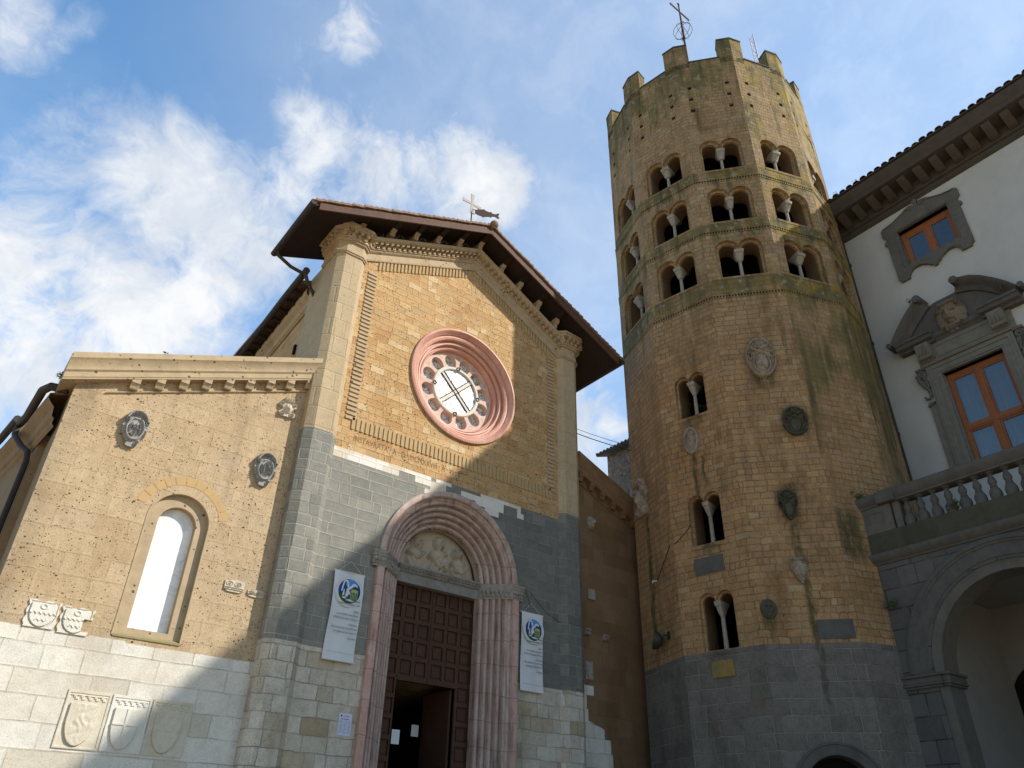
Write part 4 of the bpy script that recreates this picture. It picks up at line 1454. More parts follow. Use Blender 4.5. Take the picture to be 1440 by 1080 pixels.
m.plan([(5.75, 19.6), (5.9, 19.6), (5.9, 19.85), (5.76, 19.85)], 13.3, 13.75)
m.plan([(5.655, 17.35), (5.9, 17.35), (5.9, 17.45), (5.655, 17.45)], 13.2, 13.5)
m.build("putlog_hole", "black_interior", sw)

# --- right aisle front
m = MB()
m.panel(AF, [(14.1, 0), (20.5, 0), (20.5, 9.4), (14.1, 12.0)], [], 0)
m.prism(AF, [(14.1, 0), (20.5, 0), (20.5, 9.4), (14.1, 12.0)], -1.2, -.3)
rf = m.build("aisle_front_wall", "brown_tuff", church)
m = MB()
cor(AP_, 14.18, 19.5, 11.50, -.41, m)
m.build("aisle_cornice", "brown_tuff", rf, smooth=25)
for k in range(6):
    a_ = 14.42 + k * .452
    zt = 11.50 - .41 * (a_ - 14.18)
    m = MB()
    m.prism(Fr(AF.p(a_ - .085, 0, 0), (0, -1, 0), (1, 0, 0)), [(0, zt - .20), (.11, zt - .20), (.125, zt - .165), (.15, zt - .11), (.165, zt - .09), (.19, zt - .085), (.19, zt + .03), (0, zt + .03)], 0, .17)
    m.build("corbel", "brown_tuff", rf)
m = MB()
m.extr(AF, [(-.02, -.02), (.035, -.02), (.05, 0), (.035, .02), (-.02, .02)], (14.2, 11.50 - .235), (19.5, 11.5 - .41 * 5.32 - .235))
m.build("string_moulding", "brown_tuff", rf)

# ================================================================ TOWER
TD = 23.5
AZC = radians(57.95)
TCX, TCY = TD * sin(AZC), TD * cos(AZC)
TR = .18 * TD
TAP = TR * cos(radians(15))
THF = TR * sin(radians(15))
tcv = Vector((-sin(AZC), -cos(AZC), 0))
rtv = Vector((cos(AZC), -sin(AZC), 0))


def tdir(th):
    return tcv * cos(radians(th)) + rtv * sin(radians(th))


def TF(th, off=0.0):
    n = tdir(th)
    return Fr(Vector((TCX, TCY, 0)) + n * (TAP + off), tdir(th + 90), n)


tower = thing("bell_tower", "twelve-sided stone bell tower with three tiers of twin arched openings and battlements", "tower", (TCX, TCY, 0))
FACES = [7.8 + 30 * k for k in range(-6, 6)]
SHOW = (-82.2, -52.2, -22.2, 7.8, 37.8, 67.8)
ROWS = (17.20, 19.60, 22.06)
LOWS = (5.92, 8.66, 12.58)
ZTOP = 28.25


def bi_outer(z0, zs, zt, w, r, ca):
    """two touching arches: outline of the shallow recess"""
    pts = [(-w, z0), (w, z0)]
    pts += arc(ca, zs, r, 0, 180 - degrees_v(ca, r), 9)
    pts += arc(-ca, zs, r, degrees_v(ca, r), 180, 9)
    return pts


def degrees_v(ca, r):
    return math.degrees(math.acos(min(1, ca / r)))


wall = MB()
plugs = MB()
win_specs = []
for th in FACES:
    fr = TF(th)
    holes = []
    show = any(abs(th - q) < 1 for q in SHOW)
    if show:
        for z0 in ROWS:
            r, ca = .368, .365
            zs = z0 + 1.18
            o = [(-.735, z0), (.735, z0)] + arc(ca, zs, .37, 0, 170, 12) + arc(-ca, zs, .37, 10, 180, 12)
            holes.append(o)
            win_specs.append((fr, z0, zs, .735, .37, ca, .275, 'bel'))
        for hs in (-.72, .68):
            for hz in (25.38, 26.04, 26.70):
                holes.append([(hs - .075, hz - .085), (hs + .075, hz - .085), (hs + .075, hz + .085), (hs - .075, hz + .085)])
                plugs.box(fr, hs - .09, hs + .09, hz - .10, hz + .10, -.30, -.05)  # black plug stands in for the shade inside the hole
    if abs(th + 22.2) < 1:
        for z0 in LOWS:
            ca = .245
            zs = z0 + 1.20
            holes.append([(-.52, z0), (.46, z0)] + arc(ca - .03, zs, .245, 0, 170, 12) + arc(-ca - .03, zs, .245, 10, 180, 12))
            win_specs.append((fr, z0, zs, .49, .245, ca, .185, 'low'))
    if abs(th - 7.8) < 1:
        holes.append([(-.92, 0), (1.04, 0)] + arc(.06, 2.80, .98, 0, 180, 20))
    ref = [] if not show else holes
    outer = [(-THF, 0), (THF, 0), (THF, ZTOP), (-THF, ZTOP)]
    if abs(th - 7.8) < 1:
        a_in = arc(.06, 2.80, .98, 180, 0, 20)
        outer = [(-THF, 0), (-.92, 0)] + a_in + [(1.04, 0), (THF, 0), (THF, ZTOP), (-THF, ZTOP)]
        holes = holes[:-1]
    wall.panel(fr, outer, [h for h in holes if len(h) == 4], 0, .30) if False else None
    small = [h for h in holes if len(h) == 4]
    large = [h for h in holes if len(h) > 4]
    wall.panel(fr, outer, holes, 0, 0)
    for h in small:
        wall.band(fr, h, 0, -.32)
    for h in large:
        wall.band(fr, h, 0, -.11)
tw = wall.build("tower_wall", "tower_tuff", tower, smooth=20)
plugs.build("putlog_hole_plugs", "black_interior", tower)
rin = TR - .62
pts = [(TCX + rin * cos(2 * pi * k / 24), TCY + rin * sin(2 * pi * k / 24)) for k in range(24)]
for z in (5.0, 8.2, 12.1, 16.9, 19.3, 21.75, 24.4, 27.9):
    m = MB()
    m.plan(pts, z, z + .12)
    m.build("floor", "black_interior", tower)
m = MB()
inr = [(TCX + .55 * cos(2 * pi * k / 12), TCY + .55 * sin(2 * pi * k / 12)) for k in range(12)]
m.plan(inr, 0, 28)
m.build("stair_core", "black_interior", tower)
# window surrounds: second order, reveal, column
cap_prof = [(.075, 0), (.085, .02), (.075, .05), (.09, .08), (.17, .30), (.185, .33), (.185, .40)]
for fr, z0, zs, w, R, ca, ri, kind in win_specs:
    m = MB()
    if kind == 'bel':
        out = [(-w, z0), (w, z0)] + arc(ca, zs, R, 0, 170, 12) + arc(-ca, zs, R, 10, 180, 12)
        xo = ca + ri
        hole = [(-xo, z0), (xo, z0)] + arc(ca, zs, ri, 0, 180, 12) + arc(-ca, zs, ri, 0, 180, 12)
        off = 0
    else:
        off = -.03
        out = [(-.52, z0), (.46, z0)] + arc(ca + off, zs, R, 0, 170, 12) + arc(-ca + off, zs, R, 10, 180, 12)
        xo = ca + ri
        hole = [(-xo + off, z0), (xo + off, z0)] + arc(ca + off, zs, ri, 0, 180, 12) + arc(-ca + off, zs, ri, 0, 180, 12)
    m.panel(fr, out, [hole], -.11, 0)
    m.band(fr, hole, -.11, -.20)
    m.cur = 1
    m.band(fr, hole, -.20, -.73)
    b = m.build("twin_window", ["tower_tuff", "shaded_reveal_tuff"], tower, smooth=25)
    m = MB()
    zc = zs - (.40 if kind == 'bel' else .36) + rnd.uniform(-.035, .03)
    wv = rnd.uniform(.88, 1.12)
    k = (1.0 if kind == 'bel' else .72) * wv
    q = fr.p(off, 0, -.34)
    rows = []
    for z, hw, hd in ((zc, .075 * k, .075), (zc + .03, .09 * k, .09), (zc + .05, .095 * k, .09), (zc + .12, .125 * k, .13), (zc + .26, .135 * k, .20), (zc + .27, .15 * k, .23), (zc + .38, .155 * k, .24)):
        ns = 12
        sq = (z - zc) / .38
        row = []
        for j in range(ns):
            t = 2 * pi * j / ns + pi / ns
            ct, st = cos(t), sin(t)
            s_ = 1 / max(abs(ct), abs(st)) * sq * .85 + (1 - sq * .85)
            row.append(fr.p(off + hw * ct * s_, z, -.30 + hd * st * s_))
        rows.append(row)
    m.grid(rows, close_u=True)
    m.add(rows[-1], [tuple(range(12))])
    m.box(fr, off - .10 * k, off + .10 * k, zc + .38, zs + .25, -.62, -.12)
    m.build("capital", "pale_column", b, smooth=40)
    m = MB()
    m.lathe(fr.p(off, 0, -.30), [(.085, z0 - .0), (.085, z0 + .05), (.065, z0 + .08), (.06, z0 + .3), (.055, zc)], 12)
    m.build("column", "pale_column", b)
    m = MB()
    m.box(fr, -w - .02 + off, w + .02 + off, z0 - .10, z0 - .002, -.7, .012)
    m.build("sill", "tower_tuff", b)
# string courses
for zc in (16.44, 19.13, 21.54):
    m = MB()
    for th in SHOW:
        fr = TF(th)
        m.box(fr, -THF - .005, THF + .005, zc + .035, zc + .075, -.05, .022)
        m.box(fr, -THF - .004, THF + .004, zc - .075, zc - .04, -.05, .016)
        a_ = -THF + .03
        while a_ < THF - .02:
            m.box(fr, a_, a_ + .045, zc - .04, zc + .035, -.05, .014)
            a_ += .092
    m.cur = 1
    for th in SHOW:
        fr = TF(th)
        m.box(fr, -THF, THF, zc - .04, zc + .035, -.05, .003)
    m.build("string_course", ["tower_tuff", "black_interior"], tower)
# battlements
for k, th in enumerate(FACES):
    v = th + 15
    m = MB()
    c = Vector((TCX, TCY, 0))
    vt = c + tdir(v) * TR
    vi = c + tdir(v) * (TR - .48)
    e0 = vt + (tdir(th + 0) * 0) - tdir(th + 90) * .50
    e1 = vt + tdir(th + 30 + 90) * .50
    i0 = e0 - tdir(th) * .45
    i1 = e1 - tdir(th + 30) * .45
    P = [(q.x, q.y) for q in (e0, vt, e1, i1, vi, i0)]
    m.plan(P, ZTOP - .3, 29.36)
    ml = m.build("merlon", "tower_tuff", tower, smooth=20)
    m = MB()
    Q = [(x + (x - vi.x) * .05, y + (y - vi.y) * .05) for x, y in P]
    m.plan(Q, 29.36, 29.44)
    m.build("coping", "mossy_stone", ml)
    fr = TF(th)
    m = MB()
    m.box(fr, -THF + .50, THF - .50, ZTOP, ZTOP + .06, -.45, .03)
    m.build("coping", "mossy_stone", tower)
    m = MB()
    m.box(fr, -THF + .05, THF - .05, ZTOP - 1.2, ZTOP - .001, -.45, -.33)
    m.build("parapet_core", "tower_tuff", tower)
# arched doorway at the foot
fr = TF(7.8)
m = MB()
m.ring(fr, .06, 2.80, 0, 180, [(.98, -.02), (.98, .035), (.93, .035), (.92, .01), (.72, -.02), (.70, -.45)], 28)
for s in (-1, 1):
    m.box(fr, *sorted((.06 + s * .70, .06 + s * .98)), 0, 2.8, -.45, -.0)
da = m.build("foot_arch", "dark_stone", tower, smooth=30)
m = MB()
m.panel(fr, arched(-.66, .78, 0, 2.80), [], -.45)
m.build("foot_door", "black_interior", da)

# cross with armillary ring on the tower, and lattice aerial
FXT = Fr((19.84, 12.5, 0), (1, 0, 0), (0, -1, 0))
t = thing("tower_cross", "black iron cross with small ringed ends and a wire ball, standing on the tower top", "cross", (19.84, 12.5, 28.0))
m = MB()
m.tube([FXT.p(0, 28.0), FXT.p(0, 36.9), FXT.p(.0, 38.2)], [.07, .05, .04], 8)
m.ball(FXT.p(0, 35.85), .10, 5)
m.build("pole", "iron", t)
m = MB()
m.tube([FXT.p(-.62, 38.1), FXT.p(.62, 38.1)], .04, 6)
m.tube([FXT.p(0, 37.0), FXT.p(0, 38.72)], .04, 6)
for a, b in ((-.66, 38.1), (.66, 38.1), (0, 38.78), (0, 37.15)):
    m.tube([FXT.p(a + .075 * cos(x), b + .075 * sin(x)) for x in [2 * pi * i / 12 for i in range(12)]], .026, 5, closed=True)
m.build("cross_arms", "iron", t)
m = MB()
for ax in range(4):
    pts = []
    for i in range(22):
        x = 2 * pi * i / 22
        p = Vector((cos(x), 0, sin(x))) * .46
        p = Matrix.Rotation(radians(45 * ax), 3, 'Z') @ p if ax < 3 else Vector((cos(x), sin(x), 0)) * .46
        pts.append(FXT.p(0, 36.45) + p)
    m.tube(pts, .013, 5, closed=True)
m.build("wire_ball", "rusty_copper", t)

t = thing("lattice_aerial", "thin red and white lattice aerial rising behind the battlements", "aerial", (21.5, 9.95, 28))
m = MB()
for k in range(3):
    dx, dy = .11 * cos(2.1 * k), .11 * sin(2.1 * k)
    m.tube([(21.5 + dx, 9.95 + dy, 28.0), (21.5 + dx, 9.95 + dy, 34.6)], .020, 5)
for i in range(26):
    z = 28.2 + i * .245
    k, k2 = i % 3, (i + 1) % 3
    m.tube([(21.5 + .11 * cos(2.1 * k), 9.95 + .11 * sin(2.1 * k), z), (21.5 + .11 * cos(2.1 * k2), 9.95 + .11 * sin(2.1 * k2), z + .22)], .012, 4)
m.build("mast", "red_white_metal", t)

# gable cross with fish vane
FXV = Fr((9.92, 15.33, 0), (1, 0, 0), (0, -1, 0))
t = thing("weather_vane", "flat pale cross above a copper fish, on the church gable", "weather vane", (9.92, 15.33, 18.2))
m = MB()
m.tube([FXV.p(0, 18.1), FXV.p(0, 19.85)], .022, 6)
m.build("pole", "iron", t)
m = MB()
m.prism(FXV, [(-.07, 19.74), (.07, 19.74), (.035, 20.18), (.07, 20.62), (-.07, 20.62), (-.035, 20.18)], -.012, .012)
m.prism(FXV, [(-.38, 20.10), (-.38, 20.24), (0, 20.20), (.38, 20.24), (.38, 20.10), (0, 20.14)], -.013, .013)
m.build("cross", "pale_wood", t)
fdir = Vector((.78, -.36, 0)).normalized()
FV = Fr((9.92, 15.33, 0), fdir, (-.42, -.9, 0))
fish = [(.10, 19.56), (.16, 19.58), (.10, 19.62), (.18, 19.69), (.30, 19.72), (.42, 19.76), (.47, 19.71), (.60, 19.67), (.66, 19.70), (.70, 19.64), (.80, 19.62), (.93, 19.70), (.95, 19.64), (.90, 19.57), (.96, 19.50), (.93, 19.44), (.80, 19.52), (.70, 19.50), (.66, 19.44), (.60, 19.47), (.45, 19.43), (.40, 19.38), (.36, 19.42), (.20, 19.46)]
m = MB()
m.prism(FV, [(a, b + .26) for a, b in fish], -.012, .012)
m.tube([FV.p(0, 19.92), FV.p(.16, 19.92)], .012, 5)
m.tube([FV.p(0, 19.70), FV.p(.2, 19.76)], .012, 5)
m.build("fish", "rusty_copper", t)

# ================================================================ PALACE
ang = radians(2.0)
pu, pn = (-sin(ang), -cos(ang), 0), (-cos(ang), sin(ang), 0)
PF = Fr((22.4, 9.0, 0), pu, pn)
LF = Fr((18.4, 8.5, 0), pu, pn)
palace = thing("palace", "pale plastered palace with dark stone cornice, framed windows and balcony arcade beside the tower", "palace", (22.4, 2, 0))
m = MB()
PW = 20.0
up_hole = [(2.04, 18.74), (3.77, 18.74), (3.77, 20.24), (2.04, 20.24)]
lo_hole = [(1.96, 11.0), (3.74, 11.0), (3.74, 14.40), (1.96, 14.40)]
m.panel(PF, [(-3.5, 8.0), (PW, 8.0), (PW, 21.4), (-3.5, 21.4)], [up_hole, lo_hole], 0, .28)
m.box(PF, -3.5, 1.4, 8.0, 21.4, -11, -.29)
m.box(PF, 4.4, PW, 8.0, 21.4, -11, -.29)
m.box(PF, 1.4, 4.4, 8.0, 21.4, -11, -2.5)
pwall = m.build("palace_wall", "plaster", palace)
m = MB()
m.box(PF, -3.5, PW, 0, 8.0, -11, -.02)
m.build("lower_wall", "loggia_plaster", palace)
# cornice
CP = [(-.1, 21.14), (.06, 21.14), (.06, 21.18), (.10, 21.20), (.10, 21.26), (.07, 21.30), (.07, 21.36), (.16, 21.38), (.16, 21.80), (.62, 21.82), (.86, 21.84), (.86, 22.02), (.88, 22.04), (.90, 22.10), (.98, 22.20), (1.0, 22.30), (1.0, 22.36), (-.1, 22.36)]
m = MB()
m.extr(PF, CP, (-1.5, 0), (PW, 0))
corn = m.build("palace_cornice", "cornice_stone", palace, smooth=28)
for k in range(30):
    a_ = -.65 + k * .575
    m = MB()
    m.prism(Fr(PF.p(a_, 0, 0), pn, pu), [(.15, 21.46), (.30, 21.46), (.42, 21.52), (.60, 21.62), (.72, 21.68), (.76, 21.74), (.76, 21.81), (.15, 21.81)], 0, .27)
    m.build("modillion", "cornice_stone", corn, bevel=.01)
m = MB()
m.prism(Fr(PF.p(0, 0, 0), pn, pu), [(1.06, 22.37), (1.06, 22.44), (-6, 24.4), (-6, 24.3)], -1.5, PW)
m.prism(Fr(PF.p(0, 0, 0), pn, pu), [(-11, 21.4), (-.1, 21.4), (-6, 24.3), (-11, 24.3)], -3.4, PW)
roof = m.build("palace_roof", "dark_tiles", palace, smooth=0)
m = MB()
k = 0
a_ = -1.4
while a_ < PW:
    o = PF.p(a_, 22.42 + rnd.uniform(-.012, .012), 1.08 + rnd.uniform(-.02, .03))
    e = PF.p(a_, 23.4, -1.9)
    d = (e - o).normalized()
    sd = Vector(pu)
    upv = sd.cross(d)
    if upv.z < 0:
        upv = -upv
    rows = []
    for t_ in (0, 1):
        q = o + d * 3.1 * t_
        rows.append([q + sd * .115 * cos(radians(x)) + upv * .075 * sin(radians(x)) for x in range(-10, 200, 20)])
    m.grid(rows)
    rows2 = [[p - (p - o) * .22 for p in rows[0]], rows[0]]
    m.grid(rows2)
    a_ += .275
m.build("roof_tiles", "dark_tiles", roof, smooth=40)
m = MB()
m.tube([PF.p(.16, 21.9, .5), PF.p(.16, 21.6, .32), PF.p(.16, 21.1, .16), PF.p(.16, 8.9, .12)], .062, 10)
for z in (20, 16.5, 13, 10):
    m.tube([PF.p(.16, z - .04, .12), PF.p(.16, z + .04, .12)], .082, 10)
m.tube([PF.p(.16, 22.3, 1.0), PF.p(.16, 21.9, .5)], .08, 10)
m.build("downpipe", "gutter_metal", palace)


def casement(fr, a0, a1, b0, b1, c, parent, transom=None, fw=.085):
    m = MB()
    mid = (a0 + a1) / 2
    m.box(fr, a0, a0 + fw, b0, b1, c - .08, c)
    m.box(fr, a1 - fw, a1, b0, b1, c - .08, c)
    m.box(fr, a0 + fw, a1 - fw, b1 - fw * 1.6, b1, c - .08, c - .002)
    m.box(fr, a0 + fw, a1 - fw, b0, b0 + fw, c - .08, c - .002)
    m.box(fr, mid - .085, mid + .085, b0 + fw, b1 - fw * 1.6, c - .07, c + .012)
    m.box(fr, mid - .025, mid + .025, b0 + fw, b1 - fw * 1.6, c - .05, c + .03)
    cells = [(b0 + fw, b1 - fw * 1.6)]
    if transom:
        m.box(fr, a0 + fw, a1 - fw, transom - .085, transom + .085, c - .07, c + .014)
        m.box(fr, a0 + fw, a1 - fw, transom - .03, transom + .03, c - .05, c + .032)
        cells = [(b0 + fw, transom - .085), (transom + .085, b1 - fw * 1.6)]
    for z0, z1 in cells:
        for x0, x1 in ((a0 + fw, mid - .085), (mid + .085, a1 - fw)):
            for q0, q1, q2, q3 in ((x0, x0 + .05, z0, z1), (x1 - .05, x1, z0, z1), (x0 + .05, x1 - .05, z0, z0 + .05), (x0 + .05, x1 - .05, z1 - .05, z1)):
                m.box(fr, q0, q1, q2, q3, c - .06, c - .018)
    o = m.build("window_frame", "window_wood", parent, bevel=.006)
    for z0, z1 in cells:
        for x0, x1 in ((a0 + fw, mid - .085), (mid + .085, a1 - fw)):
            m = MB()
            m.add([fr.p(x0, z0, c - .05), fr.p(x1, z0, c - .05), fr.p(x1, z1, c - .05), fr.p(x0, z1, c - .05)], [(0, 1, 2, 3)])
            m.build("pane", "window_glass", o, smooth=0)
    return o


# upper window
w = MB()
fo = [(1.98, 18.22), (1.98, 18.30), (2.06, 18.42), (2.16, 18.50), (2.40, 18.52), (2.50, 18.46), (2.64, 18.38), (2.68, 18.32), (2.76, 18.28), (2.80, 18.20), (2.90, 18.20), (2.94, 18.28), (3.04, 18.32), (3.08, 18.38),
      (3.22, 18.46), (3.32, 18.52), (3.52, 18.50), (3.62, 18.42), (3.70, 18.30), (3.70, 18.22), (4.03, 18.22), (4.03, 18.30), (4.12, 18.34), (4.12, 19.92), (4.20, 19.95), (4.20, 20.05), (4.12, 20.10), (4.12, 20.22), (4.22, 20.32), (4.22, 20.62), (4.12, 20.70),
      (3.95, 20.70), (3.65, 20.76), (3.40, 20.88), (3.25, 20.98), (3.08, 21.02), (2.98, 20.98), (2.94, 20.90), (2.94, 21.00), (2.99, 21.08), (2.94, 21.16), (2.88, 21.19), (2.82, 21.16), (2.77, 21.08), (2.82, 21.00), (2.82, 20.90), (2.78, 20.98),
      (2.68, 21.02), (2.51, 20.98), (2.36, 20.88), (2.11, 20.76), (1.81, 20.70), (1.64, 20.70), (1.54, 20.62), (1.54, 20.32), (1.62, 20.22), (1.62, 20.10), (1.54, 20.05), (1.54, 19.95), (1.62, 19.92), (1.62, 18.34), (1.68, 18.30), (1.68, 18.22)]
w.panel(PF, fo, [up_hole], .10, .38)
w.band(PF, fo, .10, 0)
for s_ in (-1, 1):
    q = PF.p(2.88 + s_ * .20, 20.86, .10)
    w.tube([PF.p(2.88 + s_ * .20 + .10 * (1 - i / 22) * cos(i * .55) * s_, 20.88 + .10 * (1 - i / 22) * sin(i * .55), .115) for i in range(21)], .032, 6)
    w.tube([PF.p(2.88 + s_ * x, y, .115) for x, y in ((.32, 20.90), (.55, 20.82), (.85, 20.70), (1.2, 20.64))], .028, 6)
    w.tube([PF.p(2.88 + s_ * x, y, .11) for x, y in ((.05, 18.24), (.16, 18.33), (.30, 18.45), (.5, 18.54), (.72, 18.52), (.85, 18.4), (.9, 18.25))], .018, 5)
w.extr(PF, [(.10, 0), (.13, .01), (.13, .045), (.10, .055)], (1.98, 20.26), (3.83, 20.26))
for a in (1.955, 3.80):
    w.box(PF, a, a + .035, 18.7, 20.26, .10, .125)
uw = w.build("upper_window", "window_stone", palace, smooth=30)
casement(PF, 2.05, 3.76, 18.75, 20.23, -.16, uw, fw=.13)
m = MB()
m.box(PF, 2.0, 3.8, 18.6, 20.4, -2.4, -2.3)
m.build("room_back", "black_interior", uw)

# lower window with broken pediment
w = MB()
w.panel(PF, [(1.55, 10.9), (4.15, 10.9), (4.15, 14.78), (1.55, 14.78)], [[(1.96, 10.95), (3.74, 10.95), (3.74, 14.40), (1.96, 14.40)]], .12, .40)
w.band(PF, [(1.55, 10.9), (4.15, 10.9), (4.15, 14.78), (1.55, 14.78)], .12, 0)
for (a0, a1, b0, b1) in ((1.64, 1.70, 10.95, 14.70), (4.0, 4.06, 10.95, 14.70), (1.84, 1.88, 10.95, 14.5), (3.82, 3.86, 10.95, 14.5)):
    w.box(PF, a0, a1, b0, b1, .12, .15)
for (a0, a1, b0, b1) in ((1.70, 4.0, 14.64, 14.70), (1.88, 3.82, 14.46, 14.5)):
    w.box(PF, a0, a1, b0, b1, .12, .15)
for s_ in (-1, 1):
    w.box(PF, *sorted((2.85 + s_ * 1.31, 2.85 + s_ * 1.53)), 10.9, 13.55, 0, .06)
lw = w.build("balcony_window", "pale_window_stone", palace, smooth=30)
casement(PF, 1.97, 3.73, 10.95, 14.39, -.16, lw, transom=12.50, fw=.10)
m = MB()
for s_ in (0, 1):
    n = 40
    x0, x1 = (2.0, 2.84) if s_ == 0 else (2.88, 3.72)
    rows = []
    for z in (11.0, 14.3):
        rows.append([PF.p(x0 + (x1 - x0) * i / n, z, -.40 + .03 * sin(i * 1.1 + s_) + .015 * sin(i * 2.7)) for i in range(n + 1)])
    m.grid(rows)
m.build("curtain", "curtain", lw, smooth=60)
# frieze and end blocks
m = MB()
m.box(PF, 1.42, 4.28, 14.78, 15.50, 0, .10)
for (a0, a1, b0, b1) in ((2.02, 2.06, 14.98, 15.4), (3.64, 3.68, 14.98, 15.4), (2.06, 3.64, 14.98, 15.01), (2.06, 3.64, 15.36, 15.4)):
    m.box(PF, a0, a1, b0, b1, .10, .125)
m.extr(PF, [(0, 14.78), (.17, 14.80), (.20, 14.85), (.12, 14.90), (0, 14.90)], (1.5, 0), (4.2, 0))
fz = m.build("frieze", "pale_window_stone", lw, smooth=30)
for a0 in (1.52, 3.74):
    m = MB()
    m.prism(Fr(PF.p(a0, 0, 0), pn, pu), [(0.1, 14.98), (.30, 15.02), (.36, 15.12), (.40, 15.50), (.1, 15.50)], 0, .42)
    for i in range(4):
        m.box(PF, a0 + .05 + i * .10, a0 + .08 + i * .10, 15.1, 15.42, .37, .415)
    for i in range(6):
        m.ball(PF.p(a0 + .03 + i * .07, 14.93, .22), .026, 4)
    m.build("triglyph_block", "pale_window_stone", lw, smooth=30)
# pediment bed and broken curved top
m = MB()
PB = [(0, 15.50), (.22, 15.50), (.26, 15.56), (.40, 15.60), (.44, 15.70), (.50, 15.72), (.50, 15.80), (0, 15.80)]
for a0, a1 in ((.98, 2.12), (3.58, 4.72)):
    m.extr(PF, PB, (a0, 0), (a1, 0))
m.extr(PF, [(0, 15.5), (.12, 15.5), (.16, 15.58), (.24, 15.62), (.26, 15.74), (0, 15.74)], (2.12, 0), (3.58, 0))
for s_ in (-1, 1):
    c0 = 2.85
    ar = []
    prof2 = [(0, -.34), (.18, -.34), (.24, -.24), (.30, -.20), (.44, -.12), (.52, -.04), (.54, .0), (0, .02)]
    pts = [(1.92, 15.80), (1.70, 16.10), (1.45, 16.38), (1.18, 16.64), (.95, 16.84), (.75, 16.98)] if s_ < 0 else [(1.92, 15.80), (1.70, 16.10), (1.45, 16.38), (1.18, 16.64), (.90, 16.84), (.45, 17.0)]
    rows = []
    for i, (x, z) in enumerate(pts):
        rows.append([PF.p(c0 + s_ * x + s_ * pb * .55, z + pb * .85 + .10, pc) for pc, pb in prof2])
    m.grid(rows, close_u=True)
    for r in (rows[0], rows[-1]):
        m.add(r, [tuple(range(len(r)))])
    # curled end
    x, z = pts[-1]
    m.tube([PF.p(c0 + s_ * x - .0, z + .02, .05), PF.p(c0 + s_ * x, z + .02, .60)], .13, 10)
    m.tube([PF.p(c0 + s_ * 2.02, 15.86, .05), PF.p(c0 + s_ * 2.02, 15.86, .52)], .09, 10)
pd = m.build("pediment", "dark_stone", lw, smooth=40)
m = MB()
m.prism(PF, [(1.1, 15.8), (4.6, 15.8), (4.2, 16.3), (3.7, 16.75), (3.3, 16.9), (2.4, 16.9), (2.0, 16.75), (1.5, 16.3)], 0, .08)
m.build("pediment_field", "dark_stone", lw)


def lion_h(x, y):
    h = ell(x, y, 0, 0, 1.0, 1.05, .62, .6)
    an = np.arctan2(y, x)
    r = np.hypot(x, y)
    h = h + .10 * np.sin(an * 16) * np.clip(r - .55, 0, 1) * 2
    h = np.maximum(h, ell(x, y, 0, .05, .58, .62, .9, .5))
    h = np.maximum(h, ell(x, y, 0, -.30, .36, .30, 1.15, .5))
    h = h + bar(x, y, 0, .35, 0, -.12, .12, .25)
    for s in (-1, 1):
        h = h + bar(x, y, s * .12, .34, s * .46, .40, .09, .16)
        h = h - ell(x, y, s * .27, .18, .14, .09, .35)
        h = np.maximum(h, scroll(x, y, s * .72, .55, .26, .8))
        h = np.maximum(h, scroll(x, y, s * .55, -.78, .22, .7))
    h = h - bar(x, y, -.22, -.42, .22, -.42, .07, .35)
    h = h - ell(x, y, 0, -.16, .10, .05, .15)
    h = np.maximum(h, bar(x, y, -.5, .86, .5, .86, .1, .7))
    return h


relief("carved_mask", PF, 2.78, 16.10, .95, 1.12, lambda x, y: (x / .98) ** 2 + (y / 1.0) ** 2 < 1, lion_h, "mask_stone", .34, 60, lw, .1, rough=.03)
for s_, a in ((-1, 1.42), (1, 4.28)):
    m = MB()
    m.tube([PF.p(a + s_ * (.02 + .12 * (1 - i / 24) * cos(i * .5)), 14.60 + .13 * (1 - i / 24) * sin(i * .5), .12) for i in range(22)], .045, 6)
    m.tube([PF.p(a + s_ * x, z, .11) for x, z in ((.16, 14.62), (.14, 14.42), (.06, 14.22), (-.04, 14.05), (-.07, 13.86), (0.0, 13.72), (.10, 13.74), (.13, 13.84))], [.07, .065, .06, .05, .045, .04, .04, .035], 6)
    m.tube([PF.p(a + s_ * x, z, .09) for x, z in ((.0, 14.5), (-.05, 14.3), (-.09, 14.1))], .05, 6)
    m.box(PF, *sorted((a - s_ * .12, a + s_ * .16)), 14.72, 14.80, 0, .2)
    m.box(PF, *sorted((a - s_ * .10, a + s_ * .08)), 13.52, 13.60, 0, .12)
    m.ball(PF.p(a + s_ * .08, 13.52, .08), .06, 5)
    m.build("scroll_bracket", "window_stone", lw, smooth=50)

# --- arcade and balcony
LC, LZ = 2.63, 5.20
m = MB()
outl = [(-.3, 0), (.55, 0), (.55, LZ)] + arc(LC, LZ, 2.08, 180, 0, 40) + [(4.71, 0), (6.6, 0), (6.6, LZ)] + arc(8.68, LZ, 2.08, 180, 0, 24) + [(10.76, 0), (13.5, 0), (13.5, 7.86), (-.3, 7.86)]
m.panel(LF, outl, [], 0)
inner_path = [(.55, 0), (.55, LZ)] + arc(LC, LZ, 2.08, 180, 0, 40) + [(4.71, 0)]
m.band(LF, inner_path, 0, -.75, closed=False)
m.band(LF, [(6.6, 0), (6.6, LZ)] + arc(8.68, LZ, 2.08, 180, 0, 24) + [(10.76, 0)], 0, -.75, closed=False)
arcade = m.build("arcade_wall", "loggia_ashlar", palace, smooth=20)
m = MB()
m.ring(LF, LC, LZ, 0, 180, [(2.60, 0), (2.60, .07), (2.55, .09), (2.50, .09), (2.48, .06), (2.44, .06), (2.42, .03), (2.16, .03), (2.14, .0), (2.10, -.04)], 48)
m.build("arch_moulding", "dark_stone", arcade, smooth=30)
m = MB()
